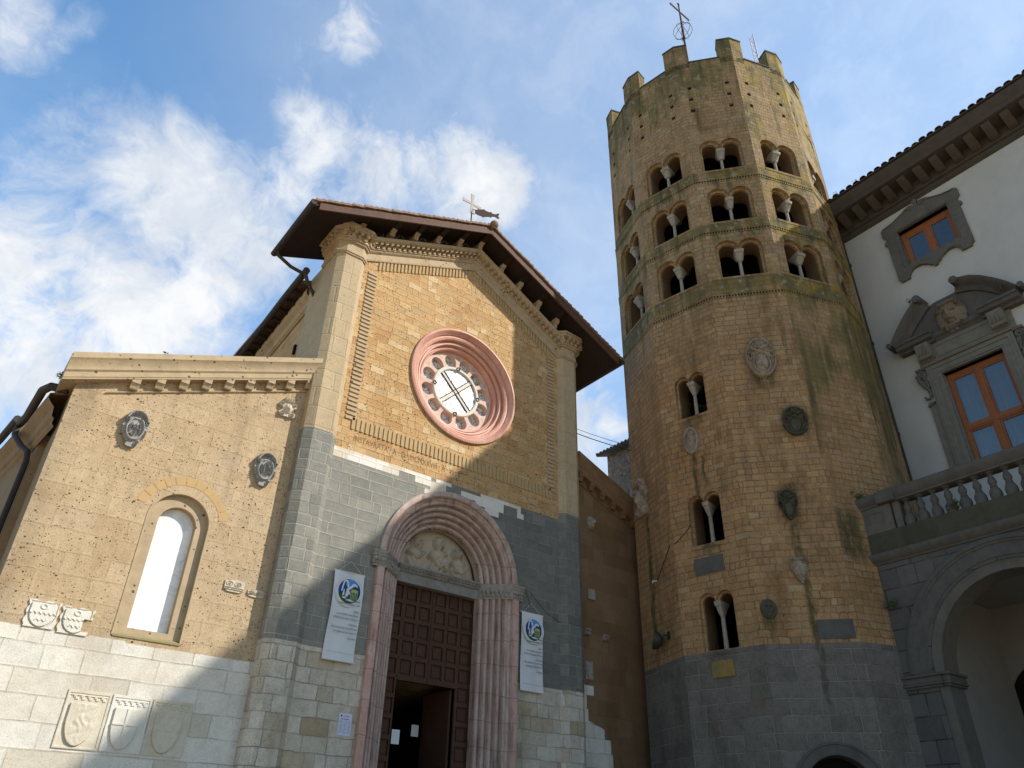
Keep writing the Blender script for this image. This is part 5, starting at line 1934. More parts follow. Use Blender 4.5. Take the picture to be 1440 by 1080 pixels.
m.ring(LF, LC, LZ, 0, 180, [(2.075, -.02), (2.04, -.04), (1.86, -.04), (1.86, -.7)], 48)
for a0, a1 in ((.551, .77), (4.49, 4.709)):
    m.box(LF, a0, a1, 0, LZ, -.7, -.04)
m.build("inner_arch", "window_stone", arcade, smooth=30)
for a0, a1 in ((-.28, .62), (4.64, 6.67)):
    m = MB()
    for z0, z1, o in ((4.89, 4.94, .05), (4.94, 4.99, .09), (4.99, 5.12, .07), (5.12, 5.18, .12)):
        m.box(LF, a0 - o, a1 + o, z0, z1, -.8, o)
        m.box(LF, a1 + o + .002, a1 + .17 + o, z0, z1, -.75, -.04 + o) if a0 < 0 else None
    m.build("impost", "dark_stone", arcade, bevel=.012)
m = MB()
m.extr(LF, [(-.1, 7.82), (.04, 7.82), (.06, 7.86), (.10, 7.88), (.16, 7.96), (.18, 8.0), (.18, 8.06), (-.1, 8.06)], (-.3, 0), (13.5, 0))
m.build("string_course", "dark_stone", arcade, smooth=30)
m = MB()
m.box(LF, -.3, 13.5, 8.06, 8.60, -.35, .08)
m.build("parapet_base", "mossy_stone", arcade, bevel=.01)
m = MB()
m.plan([tuple(LF.p(a, 0, c).xy) for a, c in ((-.3, -.3), (13.5, -.3), (13.5, -4.2), (-.3, -4.4))], 7.85, 8.2)
m.build("balcony_floor", "dark_stone", palace)
m = MB()
m.extr(LF, [(-.26, 9.28), (.10, 9.28), (.10, 9.33), (.14, 9.36), (.18, 9.44), (.20, 9.48), (.20, 9.56), (.14, 9.60), (-.24, 9.60), (-.30, 9.52), (-.30, 9.4)], (-.3, 0), (13.5, 0))
balu = m.build("balustrade_rail", "dark_stone", palace, smooth=30)
m = MB()
m.box(LF, -.3, .56, 8.601, 9.279, -.22, .07)
m.box(LF, .60, .78, 8.601, 9.279, -.20, .03)
for (a0, a1, b0, b1) in ((-.1, .34, 9.12, 9.16), (.30, .34, 8.78, 9.12)):
    m.box(LF, a0, a1, b0, b1, .07, .09)
m.build("pedestal", "window_stone", balu, bevel=.01)
m = MB()
m.box(LF, .3, .78, 9.281, 9.605, -.32, .22)
m.build("rail_block", "dark_stone", balu, bevel=.015)
bp = [(.13, 8.60), (.13, 8.64), (.125, 8.66), (.135, 8.72), (.13, 8.80), (.09, 8.88), (.065, 8.90), (.08, 8.915), (.08, 8.935), (.06, 8.95), (.085, 9.00), (.095, 9.05), (.075, 9.12), (.05, 9.18), (.045, 9.21), (.07, 9.225), (.06, 9.24), (.10, 9.25), (.10, 9.28)]
m = MB()
m.lathe(LF.p(.93, 0, -.06), bp, 16)
first = m.build("baluster", "dark_stone", balu, smooth=35)
for k in range(1, 36):
    o = first.copy()
    COL.objects.link(o)
    o.parent = balu
    o.location = Vector(pu) * (.338 * k)
# arcade inside
m = MB()
m.plan([tuple(LF.p(a, 0, c).xy) for a, c in ((-.6, -.8), (13.5, -.8), (13.5, -3.9), (-.6, -4.2))], 7.3, 7.5)
m.build("arcade_ceiling", "loggia_plaster", palace)
m = MB()
m.panel(PF, [(-.4, 0), (14, 0), (14, 7.4), (-.4, 7.4)], [[(1.05, .01), (3.0, .01), (3.0, 4.9)] + arc(2.025, 4.9, .975, 0, 180, 20) + [(1.05, 4.9)]], .08, .6)
m.box(PF, -.4, .50, 5.25, 5.75, .08, .14)
m.box(PF, -.2, .42, 4.70, 4.76, .08, .16)
m2 = MB()
m2.box(LF, -.5, .548, 0, 7.3, -4.05, -.76)
m2.build("arcade_side_wall", "loggia_plaster", palace)
bk = m.build("arcade_back_wall", "loggia_plaster", palace)
m = MB()
m.box(PF, .9, 3.2, 0, 6.2, -.019, .02)
m.build("dark_doorway", "black_interior", bk)

# ================================================================ HOUSE BEHIND
house = thing("rubble_house", "rough rubble stone house with a tiled eave, seen in the gap between church and tower", "house", (27, 20, 0))
m = MB()
m.plan([(25.1, 15.5), (30, 15.5), (30, 24.2), (25.0, 24.2)], 0, 18.9)
m.build("wall", "rubble", house)
m = MB()
HF = Fr((25.1, 24.2, 0), (0.0115, -1, 0), (-1, 0, 0))
m.prism(Fr(HF.p(-.35, 0, 0), (1, 0, 0), (0, -1, 0)), [(-.5, 18.86), (5, 20.8), (5, 20.9), (-.5, 18.96)], 0, 9.2)
hr = m.build("roof", "dark_tiles", house, smooth=0)
m = MB()
for k in range(36):
    o = HF.p(-.3 + k * .25, 18.97, .52)
    m.tube([o, o + Vector((5, 0, 1.8))], .10, 8)
m.build("roof_tiles", "dark_tiles", hr)
m = MB()
m.box(HF, 1.45, 1.75, 16.2, 16.5, -.2, .01)
m.build("wall_hole", "black_interior", house)

# ================================================================ CARVED ARMS, PLAQUES
def oval(x, y):
    return x ** 2 + y ** 2 < .98


def cartouche_in(x, y):
    w = np.interp(y, [-1, -.92, -.8, -.66, -.5, -.35, 0, .3, .45, .5, .7, .85, .95, 1], [.22, .40, .50, .54, .66, .82, .93, .95, .97, .86, .76, .60, .40, .05])
    return np.abs(x) < w


def cartouche_h(mono):
    def f(x, y):
        h = .45 + 0 * x
        h = np.maximum(h, ringf(x, y, 0, -.02, .62, .60, .10, .85))
        h = np.maximum(h, ell(x, y, 0, -.02, .60, .58, .62, .3))
        for s in (-1, 1):
            h = np.maximum(h, scroll(x, y, s * .72, .42, .24, .95))
            h = np.maximum(h, scroll(x, y, s * .42, -.80, .20, .9))
            for k in range(4):
                h = np.maximum(h, bar(x, y, s * .70, -.0 - k * .13, s * .84, -.04 - k * .13, .045, .75))
        h = np.maximum(h, ringf(x, y, 0, .30, .78, .64, .09, .95) * (y > .45))
        for k in range(7):
            a = pi * (.16 + .68 * k / 6)
            h = np.maximum(h, ell(x, y, .62 * cos(a), .30 + .52 * sin(a), .07, .055, 1.0))
        h = np.where((y > .50) & (np.hypot(x / .66, (y - .30) / .50) < 1), h * .62, h)
        st = 1.0
        if mono == 'MA':
            P = [(-.36, -.22, -.30, .24), (-.30, .24, -.12, -.06), (-.12, -.06, .04, .26), (.04, .26, .08, -.24), (.08, .0, .24, .26), (.24, .26, .40, -.24), (.14, -.06, .34, -.06), (-.30, -.36, -.05, -.42), (-.05, -.42, .10, -.30)]
        elif mono == 'IHS':
            P = [(-.36, -.26, -.36, .20), (-.15, -.26, -.15, .20), (.13, -.26, .13, .20), (-.15, -.03, .13, -.03), (-.01, -.03, -.01, .40), (-.13, .26, .11, .26),
                 (.42, .16, .30, .20), (.30, .20, .27, .06), (.27, .06, .41, -.08), (.41, -.08, .38, -.24), (.38, -.24, .25, -.22)]
        else:
            P = []
        for q in P:
            h = np.maximum(h, bar(x, y, *q, .045, 1.0))
        return h
    return f


def papal_h(kind=0):
    """arms under a tiara and crossed keys inside an oval rim"""
    def f(x, y):
        h = .38 + 0 * x
        h = np.maximum(h, ringf(x, y, 0, 0, .93, .93, .08, .72))
        h = np.maximum(h, ringf(x, y, 0, -.30, .52, .55, .07, .85))
        h = np.maximum(h, ell(x, y, 0, -.28, .50, .54, .78, .4))
        if kind == 0:
            for k in range(4):
                h = h + bar(x, y, -.38 + k * .17, -.28 - k * .1, -.05 + k * .17, -.50 - k * .05, .04, .16)
            h = h + bar(x, y, 0, -.05, .04, -.7, .06, .2) + bar(x, y, -.22, -.15, .30, -.02, .05, .2)
        h = np.maximum(h, bar(x, y, -.78, .52, .62, -.0, .075, .95))
        h = np.maximum(h, bar(x, y, .72, .62, -.62, .06, .075, 1.05))
        for s in (-1, 1):
            h = np.maximum(h, ringf(x, y, s * .66, .05, .17, .14, .055, 1.0))
            h = np.maximum(h, ell(x, y, s * .74, .48, .14, .10, .9))
        h = np.maximum(h, ell(x, y, 0, .62, .26, .32, .95, .5))
        for k in range(3):
            h = np.maximum(h, ringf(x, y, 0, .48 + .14 * k, .26 - .05 * k, .07, .035, 1.1))
        for s in (-1, 1):
            h = np.maximum(h, bar(x, y, s * .30, .40, s * .42, .66, .05, .85))
        return h
    return f


def crowned_in(x, y):
    a = (np.abs(x) < .72 + .2 * np.sin(y * 7)) & (y < .55) & (y > -.92) & (x ** 2 + (y + .05) ** 2 < 1.0)
    b = (np.abs(x) < .45) & (y >= .5) & (y < .98 - .08 * np.abs(np.sin(x * 12)))
    return a | b


def crowned_h(x, y):
    h = .45 + 0 * x
    h = np.maximum(h, ell(x, y, 0, -.12, .42, .55, 1.0, .4))
    h = h + bar(x, y, -.25, .05, .15, -.35, .06, .15) + bar(x, y, .02, .25, .02, -.55, .05, .12)
    for s in (-1, 1):
        for (cx, cy, r) in ((.55, .38, .26), (.68, -.15, .24), (.45, -.68, .26)):
            h = np.maximum(h, scroll(x, y, s * cx, cy, r, .95))
    h = np.maximum(h, bar(x, y, -.42, .58, .42, .58, .09, .95))
    for k in range(4):
        h = np.maximum(h, ell(x, y, -.36 + .24 * k, .82, .09, .14, .9))
    return h


def kite_in(x, y):
    return (np.abs(x) < np.where(y > .2, .92 - .25 * np.clip(y - .7, 0, 1) * 3, .92 * np.clip((y + 1.02) / 1.22, 0, 1) ** .7)) & (np.abs(y) < .98)


def kite_h(x, y):
    h = .4 + 0 * x
    h = np.maximum(h, ell(x, y, 0, .05, .48, .75, .85, .4))
    for s in (-1, 1):
        h = np.maximum(h, bar(x, y, s * .80, .6, s * .62, -.2, .14, .85) * (.75 + .25 * np.sin(y * 30)))
        h = np.maximum(h, bar(x, y, s * .62, -.2, s * .15, -.82, .14, .85) * (.75 + .25 * np.sin(y * 30)))
        h = np.maximum(h, scroll(x, y, s * .58, .72, .26, .95))
    h = np.maximum(h, ell(x, y, 0, .80, .3, .18, 1.0))
    h = h + bar(x, y, -.2, .35, .2, .35, .06, .15) + bar(x, y, 0, .1, 0, -.5, .07, .2) + bar(x, y, -.25, -.05, .25, -.12, .05, .15)
    return h


def head_h(x, y):
    h = ell(x, y, 0, 0, .98, 1.0, .55, .5)
    h = np.maximum(h, ell(x, y, 0, -.1, .62, .78, 1.0, .5))
    h = h + bar(x, y, 0, .15, 0, -.22, .09, .18)
    for s in (-1, 1):
        h = h - ell(x, y, s * .26, .12, .15, .09, .22)
        h = h + bar(x, y, s * .1, .27, s * .42, .26, .05, .1)
    h = h - ell(x, y, 0, -.45, .2, .06, .2)
    h = h + .06 * np.sin(x * 18) * (y > .45)
    return h


WA = 'coats of arms carved on the tower'
LA = 'carved arms on the left aisle wall'
o = relief("coat_of_arms", AF, 2.125, 8.64, .52, .80, cartouche_in, cartouche_h('MA'), "grey_arms", .16, 60, rough=.02, rot=.0)
tag(o, "grey scrolled cartouche with a twined monogram, up left of the arched window", "coat of arms", LA)
o = relief("coat_of_arms", AF, 4.89, 8.60, .54, .78, cartouche_in, cartouche_h('IHS'), "grey_arms", .16, 60, rough=.02)
tag(o, "grey scrolled cartouche bearing the letters IHS under a cross, on the tan wall", "coat of arms", LA)
o = relief("coat_of_arms", AF, 5.12, 10.27, .50, .54, crowned_in, crowned_h, "white_arms", .13, 50, rough=.05)
tag(o, "small pale crowned crest just under the aisle cornice, close to the pier", "coat of arms", LA)


def frag_in(x, y):
    return (np.abs(x) < .97) & (y > -.95 + .2 * np.clip(x - .5, 0, 1)) & (y < .75 + .2 * np.sin(x * 3.2 + .6)) & (np.abs(x) + np.abs(y) < 1.55)


def frag_h(x, y):
    h = .5 + 0 * x
    for cx in (-.42, .38):
        h = np.maximum(h, scroll(x, y, cx, .2, .42, 1.0))
    h = np.maximum(h, bar(x, y, -.9, -.35, .9, -.35, .08, .9))
    h = np.maximum(h, bar(x, y, -.9, -.62, .9, -.62, .08, .85))
    return h


o = relief("carved_fragment", AF, 4.80, 6.0, .42, .28, frag_in, frag_h, "white_arms", .06, 46, rough=.05)
tag(o, "white carved fragment with two spiral scrolls, larger one right of the arched window", "carving", "carved fragments right of the arched window")
o = relief("carved_fragment", AF, 5.27, 5.93, .38, .17, frag_in, lambda x, y: np.maximum(.4, np.maximum(scroll(x, y, -.5, 0, .5, 1), np.maximum(scroll(x, y, .15, -.1, .4, 1), scroll(x, y, .75, .1, .35, 1)))), "white_arms", .06, 46, rough=.05)
tag(o, "narrow white carved leaf fragment, smaller of the pair, right against the pier", "carving", "carved fragments right of the arched window")


def rect_shield(device, worn=0.0):
    def inside(x, y):
        return (np.abs(x) <= 1) & (np.abs(y) <= 1)

    def h(x, y):
        b = .45 + 0 * x
        sh = shield_in(x * 1.32 + .12, (y + .12) * 1.22, 1.0, .80)
        frame = (np.maximum(np.abs(x * .98), np.abs(y + .02) * .97) < .88)
        b = np.where(frame, .30, b)
        # stepped key band above the shield
        ky = (y > .66) & (y < .80) & (np.abs(x) < .80)
        key = (np.floor(x * 6.3 + (y > .73) * .5) % 2 == 0)
        b = np.where(ky & key, .48, b)
        b = np.where((y > .80) & (y < .84) & (np.abs(x) < .84), .5, b)
        b = np.where(sh, .78, b)
        X, Y = x * 1.32 + .12, (y + .12) * 1.22
        if device == 'cross':
            c = (np.abs(X) < .07) | (np.abs(Y - .1) < .05)
            b = np.where(sh & c, .95, b)
        elif device == 'checks':
            c = ((np.floor(X * 3.2) + np.floor(Y * 3.2)) % 2 == 0)
            b = np.where(sh & c & (Y > -.3), .88, b)
        elif device == 'worn':
            c = np.sin(X * 9 + 2 * np.sin(Y * 7)) * np.sin(Y * 8 + 1.5 * np.sin(X * 6))
            b = np.where(sh & (X > -.55), .78 + .10 * c * np.clip(1 - X ** 2 - Y ** 2, 0, 1), b)
        return b
    return inside, h


G3 = 'square shield slabs low on the left aisle wall'
for (x0, x1, dv, mt, lb) in ((2.44, 3.13, 'worn', 'travertine_panel', "tan slab with a worn shield, leftmost of three low on the aisle wall"),
                             (3.16, 3.81, 'cross', 'white_panel', "white slab with a shield quartered by a cross, between two tan slabs"),
                             (3.84, 4.55, 'checks', 'travertine_panel', "tan slab with a chequered shield, rightmost of three low on the aisle wall")):
    i_, h_f = rect_shield(dv)
    o = relief("shield_slab", AF, (x0 + x1) / 2, 3.30, x1 - x0, .90, i_, h_f, mt, .075, 90, rough=.03, c=-.014)
    tag(o, lb, "carved slab", G3)


def up_shield(worn):
    def inside(x, y):
        e = .94 + .06 * np.sin(y * 9)
        r = np.where((x > .55) & (y > .35) & (worn > 0), .0, 0)
        return (np.abs(x) < e) & (y < .93 + .06 * np.sin(x * 7)) & (y > -.97) & ~((x > .45) & (np.abs(y + .25) < .42) & (worn > 0))

    def h(x, y):
        b = .45 + 0 * x
        sh = shield_in(x * 1.15, y * 1.08, 1.0, .82)
        edge = shield_in(x * 1.02, y * .99, 1.0, .86) & ~sh
        b = np.where(edge, .18, b)
        b = np.where(sh, .72, b)
        b = b + np.where(sh, ringf(x, y, 0, .52, .18, .16, .05, .22), 0)
        b = b + np.where(sh, .2 * (np.abs(y - .06 - .07 * np.sin(x * 22)) < .06), 0)
        b = b + np.where(sh, .2 * (np.abs(y + .42 - .07 * np.sin(x * 22)) < .05) * (np.abs(x) < .35), 0)
        return b
    return inside, h


i_, h_f = up_shield(0)
o = relief("shield_slab", AF, 1.66, 4.86, .52, .47, i_, h_f, "white_panel", .07, 70, rough=.03, c=-.006)
tag(o, "whole cream slab with a wavy barred shield, left of the chipped one", "carved slab", "wavy barred shields above the white base")
i_, h_f = up_shield(1)
o = relief("shield_slab", AF, 2.20, 4.84, .54, .47, i_, h_f, "white_panel", .07, 70, rough=.03, c=-.006)
tag(o, "broken cream slab with a wavy barred shield, chipped along its right edge", "carved slab", "wavy barred shields above the white base")

# right aisle wall
o = relief("sculpture", AF, 14.87, 9.98, .32, .42, oval, head_h, "weathered_arms", .22, 30, rough=.05)
tag(o, "small round carved stone head high on the brown wall beside the grey pier", "carving")
m = MB()
m.box(AF, 14.66, 14.94, 7.66, 7.96, 0, .05)
o = m.build("stone_plaque", "capital_stone", bevel=.012)
tag(o, "small plain pale plaque on the brown wall right of the grey pier", "plaque")
for (a, b, lb) in ((14.60, 6.74, "small blackened stone bracket touching the grey pier on the brown wall"), (15.30, 6.68, "small blackened stone bracket alone on the brown wall, nearer the tower")):
    o = relief("stone_bracket", AF, a, b, .22, .20, lambda x, y: (np.abs(x) < .95) & (np.abs(y) < .95), frag_h, "weathered_arms", .16, 16, rough=.1)
    tag(o, lb, "bracket", "small brackets on the brown wall")
i_, h_f = up_shield(0)
o = relief("stone_plaque", AF, 14.63, 5.73, .28, .46, lambda x, y: (np.abs(x) <= 1) & (np.abs(y) <= 1), h_f, "capital_stone", .06, 40, rough=.03)
tag(o, "small upright plaque with a shield, low on the brown wall by the pier", "plaque")
# left flank ornament
FL = Fr((.48, 19.6, 0), (0, -1, 0), (-1, 0, 0))
o = relief("terracotta_ornament", FL, 0, 7.3, .9, .9, oval, lambda x, y: np.maximum(.4, np.maximum(scroll(x, y, 0, 0, .6, 1), np.maximum(scroll(x, y, .6, .5, .3, 1), scroll(x, y, -.6, -.4, .3, 1)))), "terracotta", .25, 30, rough=.1)
tag(o, "reddish scrolled terracotta ornament on the shaded side wall at the far left", "carving")

# tower
A, B, D_, CC = TF(7.8), TF(-22.2), TF(-52.2), TF(37.8)
o = relief("coat_of_arms", A, .03, 14.0, .86, 1.36, oval, papal_h(0), "weathered_arms", .22, 64, rough=.04)
tag(o, "large weathered oval arms with crossed keys, highest on the tower front", "coat of arms", WA)
o = relief("coat_of_arms", A, .62, 11.83, .68, .90, oval, papal_h(1), "mossy_arms", .18, 54, rough=.04)
tag(o, "blackish oval arms with crossed keys, mossy round its top, below the largest arms", "coat of arms", WA)
o = relief("coat_of_arms", A, .03, 9.38, .54, .84, kite_in, papal_h(1), "mossy_arms", .16, 50, rough=.05)
tag(o, "dark mossy pointed shield on the tower front with a green damp trail beneath it", "coat of arms", WA)
o = relief("coat_of_arms", A, .02, 7.64, .48, .66, kite_in, kite_h, "weathered_arms", .16, 50, rough=.05)
tag(o, "small pale kite shaped crest on the tower between two green damp trails", "coat of arms", WA)
o = relief("coat_of_arms", A, -.87, 6.72, .40, .50, oval, head_h, "mossy_arms", .16, 36, rough=.05)
tag(o, "small round black carving above the tower's grey base, beside the lowest twin window", "coat of arms", WA)
o = relief("coat_of_arms", B, -.14, 11.76, .46, .86, lambda x, y: x ** 2 + y ** 2 < .98, lambda x, y: np.maximum.reduce([.4 + 0 * x, ringf(x, y, 0, 0, .88, .9, .14, .95), ell(x, y, 0, -.05, .5, .7, .8, .4), bar(x, y, -.3, .4, .2, -.1, .12, 1.05), bar(x, y, .2, -.1, 0, -.5, .12, 1.05), bar(x, y, -.3, .4, .35, .45, .1, 1.0)]), "weathered_arms", .16, 46, rough=.05)
tag(o, "pale oval arms between the upper and middle twin windows of the tower shaft", "coat of arms", WA)
o = relief("coat_of_arms", D_, -.42, 10.85, .72, 1.32, crowned_in, crowned_h, "weathered_arms", .24, 56, rough=.05)
tag(o, "tall weathered crowned arms seen edgewise, near the left corner of the tower", "coat of arms", WA)
m = MB()
m.box(B, -.50, .34, 7.86, 8.30, 0, .03)
m.box(B, -.46, .30, 7.90, 8.26, .03, .036)
o = m.build("slate_plaque", "dark_stone", bevel=.008)
tag(o, "blank slate plaque under the middle twin window of the tower shaft", "plaque", "slate plaques on the tower")
m = MB()
m.box(A, .17, .99, 5.98, 6.43, 0, .03)
m.box(A, .21, .95, 6.02, 6.39, .03, .036)
o = m.build("slate_plaque", "dark_stone", bevel=.008)
tag(o, "blank slate plaque resting on the grey base of the tower, right of the damp trail", "plaque", "slate plaques on the tower")
m = MB()
m.box(B, -.34, .26, 5.27, 5.66, 0, .04)
o = m.build("yellow_plaque", "brass_plate", bevel=.01)
tag(o, "small rust yellow stone plaque on the grey tower base, under the lowest twin window", "plaque")

# floodlight on the tower
t = thing("floodlight", "round metal floodlight seen edge on, fixed to the left of the lowest twin window", "floodlight", tuple(D_.p(.40, 6.4, 0)))
m = MB()
q = D_.p(.30, 6.42, .30)
axd = (D_.n * .75 - D_.u * .55 + Vector((0, 0, .25))).normalized()
m.lathe(q, [(.0, -.16), (.10, -.15), (.20, -.06), (.24, .05), (.25, .07), (.23, .07), (.0, .06)], 18, axd)
m.build("lamp_housing", "floodlight_metal", t, smooth=40)
m = MB()
m.tube([D_.p(.45, 6.55, 0), D_.p(.45, 6.55, .15), q], .025, 6)
m.box(D_, .40, .50, 6.45, 6.65, 0, .04)
m.build("mounting_arm", "floodlight_metal", t)
m = MB()
m.tube([D_.p(.95, 8.9, .02), D_.p(.5, 8.5, .02), D_.p(.1, 8.15, .03)], .010, 5)
m.tube([B.p(-1.05, 8.85, .02), B.p(-.6, 9.15, .02), B.p(-.48, 9.3, .02)], .010, 5)
o = tag(m.build("wall_cable", "cable_rubber"), "thin dark cable stapled along the tower stones left of the middle twin window", "cable")
m = MB()
m.tube([D_.p(.0, 8.15, 0), D_.p(.0, 8.15, .12), D_.p(.02, 8.08, .14)], .025, 6)
o = tag(m.build("wall_hook", "white_panel"), "tiny pale insulator hook on the left tower face", "hook")


# ================================================================ BANNERS AND NOTICES
LINES = [("In occasione", 1.26), ("la Diocesi di Orvieto - Todi", 1.18), ("celebra", 1.04), ("con un Giubileo straordinario", .955), ("il Miracolo Eucaristico di Bolsena", .87),
         ("e l'istituzione", .755), ("della Solennità del Corpus Domini", .67), ("promulgata da Papa Urbano IV", .585), ("ad Orvieto", .47)]


def banner(a0, zt, w, h, lean, label):
    t = thing("hanging_banner", label, "banner", tuple(FF.p(a0 + w / 2, zt, 0)), "welcome banners beside the portal")
    BF = Fr(FF.p(a0, 0, .055), (1, 0, 0), (0, -1, 0))
    m = MB()
    n = 24
    rows = []
    for i in range(n + 1):
        s = i / n
        z = zt - h * s
        bow = .022 * sin(s * 6.0 + lean) + .02 * s
        rows.append([BF.p(w * j / 8 + .012 * sin(s * 4), z, bow + .011 * sin(j * 1.1 + s * 4 + lean) + .006 * sin(j * 2.3 - s * 9)) for j in range(9)])
    m.grid(rows)
    rows2 = [[q - Vector((0, -.004, 0)) for q in r] for r in rows]
    m.grid(rows2)
    cl = m.build("cloth", "banner_cloth", t, smooth=60)
    for z, b in ((zt, 0), (zt - h, .03)):
        m = MB()
        m.tube([BF.p(-.02, z, b), BF.p(w + .02, z, b)], .014, 8)
        m.build("rod", "white_panel", t)
    m = MB()
    for x in (.08, w - .06):
        m.tube([BF.p(x, zt, 0), BF.p(w / 2 + .02, zt + .27, -.04)], .004, 4)
    m.build("cord", "white_panel", t)
    EFr = Fr(BF.p(w * .53, zt - .42, .048), (1, 0, 0), (0, -1, 0))
    R = .265
    m = MB()
    m.prism(EFr, arc(0, 0, R, 0, 360, 40)[:-1], -.002, .001)
    em = m.build("emblem", "emblem_blue", t, smooth=0)
    m = MB()
    m.prism(EFr, [(-.10, .12), (.0, .04), (.12, .12), (.2, .17)] + arc(0, 0, R - .004, 40, 110, 10), .001, .003)
    m.build("emblem_sky", "emblem_sky", em, smooth=0)
    m = MB()
    m.prism(EFr, [(-.26, -.04), (-.12, -.10), (.05, -.16), (.2, -.14)] + arc(0, 0, R - .004, -38, -172, 12), .001, .003)
    m.build("emblem_ground", "emblem_green", em, smooth=0)
    m = MB()
    E0, E1 = .003, .0055
    m.prism(EFr, [(-.20, -.02), (-.18, .12), (-.16, .20), (-.12, .235), (-.06, .225), (-.03, .16), (-.03, .06), (-.06, .08), (-.07, .17), (-.10, .20), (-.135, .17), (-.15, .08), (-.17, -.02)], E0, E1)
    m.prism(EFr, [(-.16, -.12), (-.14, .03), (-.12, .03), (-.11, -.10)], E0, E1)
    m.prism(EFr, [(-.09, -.12), (-.07, .05), (-.02, .08), (.02, .13), (.03, .06), (-.01, .02), (.03, -.06), (-.02, -.08), (-.04, -.13)], E0, E1)
    m.prism(EFr, [(.02, .08), (.05, .16), (.10, .18), (.17, .15), (.19, .10), (.12, .13), (.07, .11), (.05, .06)], E0, E1)
    m.prism(EFr, [(-.08, -.20), (.10, -.22), (.16, -.19), (.0, -.17)], E0, E1)
    m.prism(EFr, [(-.17, -.14), (-.08, -.13), (-.05, -.17), (-.13, -.17)], E0, E1)
    m.build("emblem_figures", "emblem_white", em, smooth=0)
    m = MB()
    for i in range(5):
        x = .035 + i * .037
        m.prism(EFr, [(x, -.17), (x + .014, -.17), (x + .016, .03 + .02 * (i % 2)), (x + .002, .03 + .02 * (i % 2))], E0 + .001, E1 + .002)
    m.prism(EFr, [(.03, -.01), (.21, -.01), (.20, .04), (.12, .06), (.04, .04)], E0, E1 + .001)
    m.build("emblem_posts", "emblem_yellow", em, smooth=0)
    ring = "Parrocchia di S. Andrea e S. Bartolomeo - Orvieto - "
    for i, chh in enumerate(ring):
        if chh == ' ':
            continue
        x = pi * .96 - 2 * pi * i / len(ring)
        TFm = Fr(EFr.p((R + .028) * cos(x), (R + .028) * sin(x), 0), EFr.u, EFr.n)
        cu = text_mesh(chh, "lettering", "ink_grey", em, TFm, 0, 0, .002, .042, 'CENTER')
        ctr = TFm.o
        rot = Matrix.Translation(ctr) @ Matrix.Rotation(-(x - pi / 2), 4, (0, -1, 0)).inverted() @ Matrix.Translation(-ctr)
        cu.data.transform(rot)
    # join the ring letters into one piece
    ls = [c for c in em.children if c.name.startswith("lettering")]
    bmj = bmesh.new()
    bd = MB()
    bd.ring(EFr, 0, 0, 0, 360, [(R + .002, -.001), (R + .002, .002), (R + .075, .002), (R + .075, -.001)], 40)
    bo = bd.build('emblem_border', 'banner_cloth', em, smooth=0)
    bmj.from_mesh(bo.data)
    nb_ = len(bmj.faces)
    bpy.data.objects.remove(bo)
    for c in ls:
        bmj.from_mesh(c.data)
    mj = bpy.data.meshes.new("ring_lettering")
    bmj.faces.ensure_lookup_table()
    for q in range(nb_, len(bmj.faces)):
        bmj.faces[q].material_index = 1
    bmj.to_mesh(mj)
    bmj.free()
    mj.materials.append(MATS["banner_cloth"])
    mj.materials.append(MATS["ink_grey"])
    for c in ls:
        bpy.data.objects.remove(c)
    ro = bpy.data.objects.new("emblem_border", mj)
    COL.objects.link(ro)
    ro.parent = em
    for s, dz in LINES:
        text_mesh(s, "text_line", "ink_grey", t, BF, w - .05, zt - h + dz - .02, .055, .060, 'RIGHT', width=.72)
    m = MB()
    m.box(BF, .04, w - .04, zt - h + .16, zt - h + .164, .05, .054)
    m.build("text_line", "ink_grey", t)
    return t


banner(6.79, 6.71, .72, 1.87, 0.0, "white hanging banner with a round emblem, left of the portal, half in sun")
banner(12.02, 6.77, .715, 1.89, 1.2, "white hanging banner with a round emblem, right of the portal, in shade")
m = MB()
m.tube([FF.p(12.35, 6.96, .02), FF.p(12.2, 7.35, .02), FF.p(12.1, 7.5, .02)], .006, 4)
m.tube([FF.p(12.3, 7.35, .02), FF.p(12.9, 6.9, .02), FF.p(13.4, 6.72, .02), FF.p(14.0, 6.7, .22)], .005, 4)
tag(m.build("loose_wire", "cable_rubber"), "thin wire trailing over the grey wall above the right banner", "wire")

t = thing("posted_notice", "bluish printed notice taped to the white stones left of the portal", "notice", tuple(FF.p(7.52, 3.68, 0)))
m = MB()
m.prism(FF, [(7.375, 3.47), (7.665, 3.465), (7.665, 3.875), (7.375, 3.88)], .004, .012)
sh_ = m.build("sheet", "paper", t, smooth=0)
m = MB()
m.box(FF, 7.41, 7.44, 3.81, 3.845, .012, .014)
m.box(FF, 7.42, 7.60, 3.765, 3.775, .012, .0135)
m.build("heading_mark", "ink_dark", t, smooth=0)
text_mesh("AVVISO", "heading", "ink_grey", t, FF, 7.47, 3.81, .013, .04)
for c in range(3):
    for r in range(11):
        text_mesh(["Orario", "SS. Messe", "ore 9.00", "ore 11.00", "ore 18.00"][(r + c * 2) % 5], "text_line", "ink_grey", t, FF, 7.40 + c * .088, 3.735 - r * .023, .013, .017)
for nm, (x0, z0, w_, h_, c_), lb in (("paper_notice", (9.03, 3.50, .20, .29, -.70), "white sheet pinned on the dark door edge at the left of the open doorway"),
                                     ("paper_notice", (10.25, 3.85, .20, .26, -1.9), "pale sheet hanging deep inside the dark doorway")):
    m = MB()
    m.box(FF, x0, x0 + w_, z0, z0 + h_, c_, c_ + .006)
    for i in range(6):
        m.box(FF, x0 + .02, x0 + w_ - .03 - (i % 3) * .02, z0 + h_ - .05 - i * .035, z0 + h_ - .042 - i * .035, c_ + .006, c_ + .007)
    tag(m.build(nm, "white_paper", smooth=0), lb, "notice", "sheets in the church doorway")

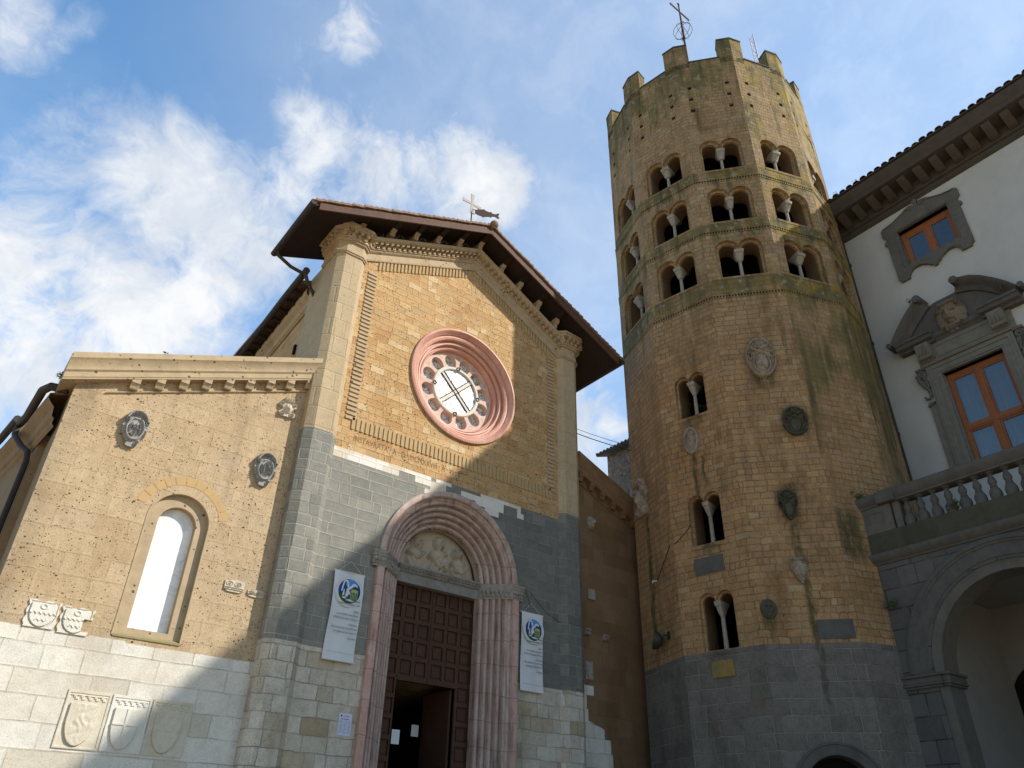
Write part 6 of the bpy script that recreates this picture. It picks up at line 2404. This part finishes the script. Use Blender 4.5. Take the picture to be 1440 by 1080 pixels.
# cables across the gap
m = MB()
p0, p1 = Vector((14.18, 15.35, 12.95)), Vector((16.5, 14.75, 12.75))
for k, (dz, sag, r) in enumerate(((0, .05, .014), (.16, .04, .008))):
    m.tube([p0.lerp(p1, i / 10) + Vector((0, 0, dz - sag * 4 * (i / 10) * (1 - i / 10))) for i in range(11)], r, 5)
tag(m.build("overhead_cable", "cable_rubber"), "pair of thin cables slung across the sky from church to tower", "cable")

# ================================================================ PLANTS IN THE MASONRY
leaf_tuft("wild_plant", LF.p(2.06, 8.66, .06), .17, 60, "bright green leafy weed growing between the balusters of the balcony", 'leaf', 3, (0, 0, 1), 1.0, .07)
leaf_tuft("wild_plant", LF.p(.02, 6.75, .12), .20, 90, "dark green fern tuft at the joint of tower and arcade, below the balcony", 'leaf', 4, (-.4, 0, .3), 1.0, .06)
leaf_tuft("wild_plant", LF.p(-.18, 9.62, .10), .26, 110, "loose grassy growth on the end of the balcony rail against the tower", 'leaf', 5, (-.3, 0, .8), 1.0, .05)
leaf_tuft("wild_plant", PF.p(4.35, 16.02, .4), .14, 50, "weeds sprouting on the right end of the carved window pediment", 'dry_leaf', 6, (0, 0, 1), 1.0, .05)
leaf_tuft("wild_plant", PF.p(1.85, 17.12, .4), .12, 40, "weeds sprouting on the left curl of the carved window pediment", 'dry_leaf', 7, (0, 0, 1), 1.0, .05)
leaf_tuft("wild_plant", (.62, 15.6, 9.42), .13, 90, "grey bush sprouting above the gutter at the left aisle corner", 'dry_leaf', 8, (0, 0, 1), .8, .05)
leaf_tuft("wild_plant", AF.p(2.28, 10.42, .10), .14, 40, "small green weed on top of the left aisle cornice", 'leaf', 9, (0, 0, 1), .8, .05)
leaf_tuft("wild_plant", (5.35, 16.9, 15.12), .22, 70, "dark weed growing on the nave roof under the canopy eaves", 'leaf', 10, (0, 0, 1), .8, .06)
leaf_tuft("wild_plant", PF.p(.75, 22.6, .9), .14, 36, "dry weed on the palace roof tiles nearest the tower", 'dry_leaf', 11, (0, 0, 1), .8, .04)
leaf_tuft("wild_plant", PF.p(1.55, 22.6, .9), .14, 36, "dry weed on the palace roof tiles above the upper window", 'dry_leaf', 12, (0, 0, 1), .8, .04)
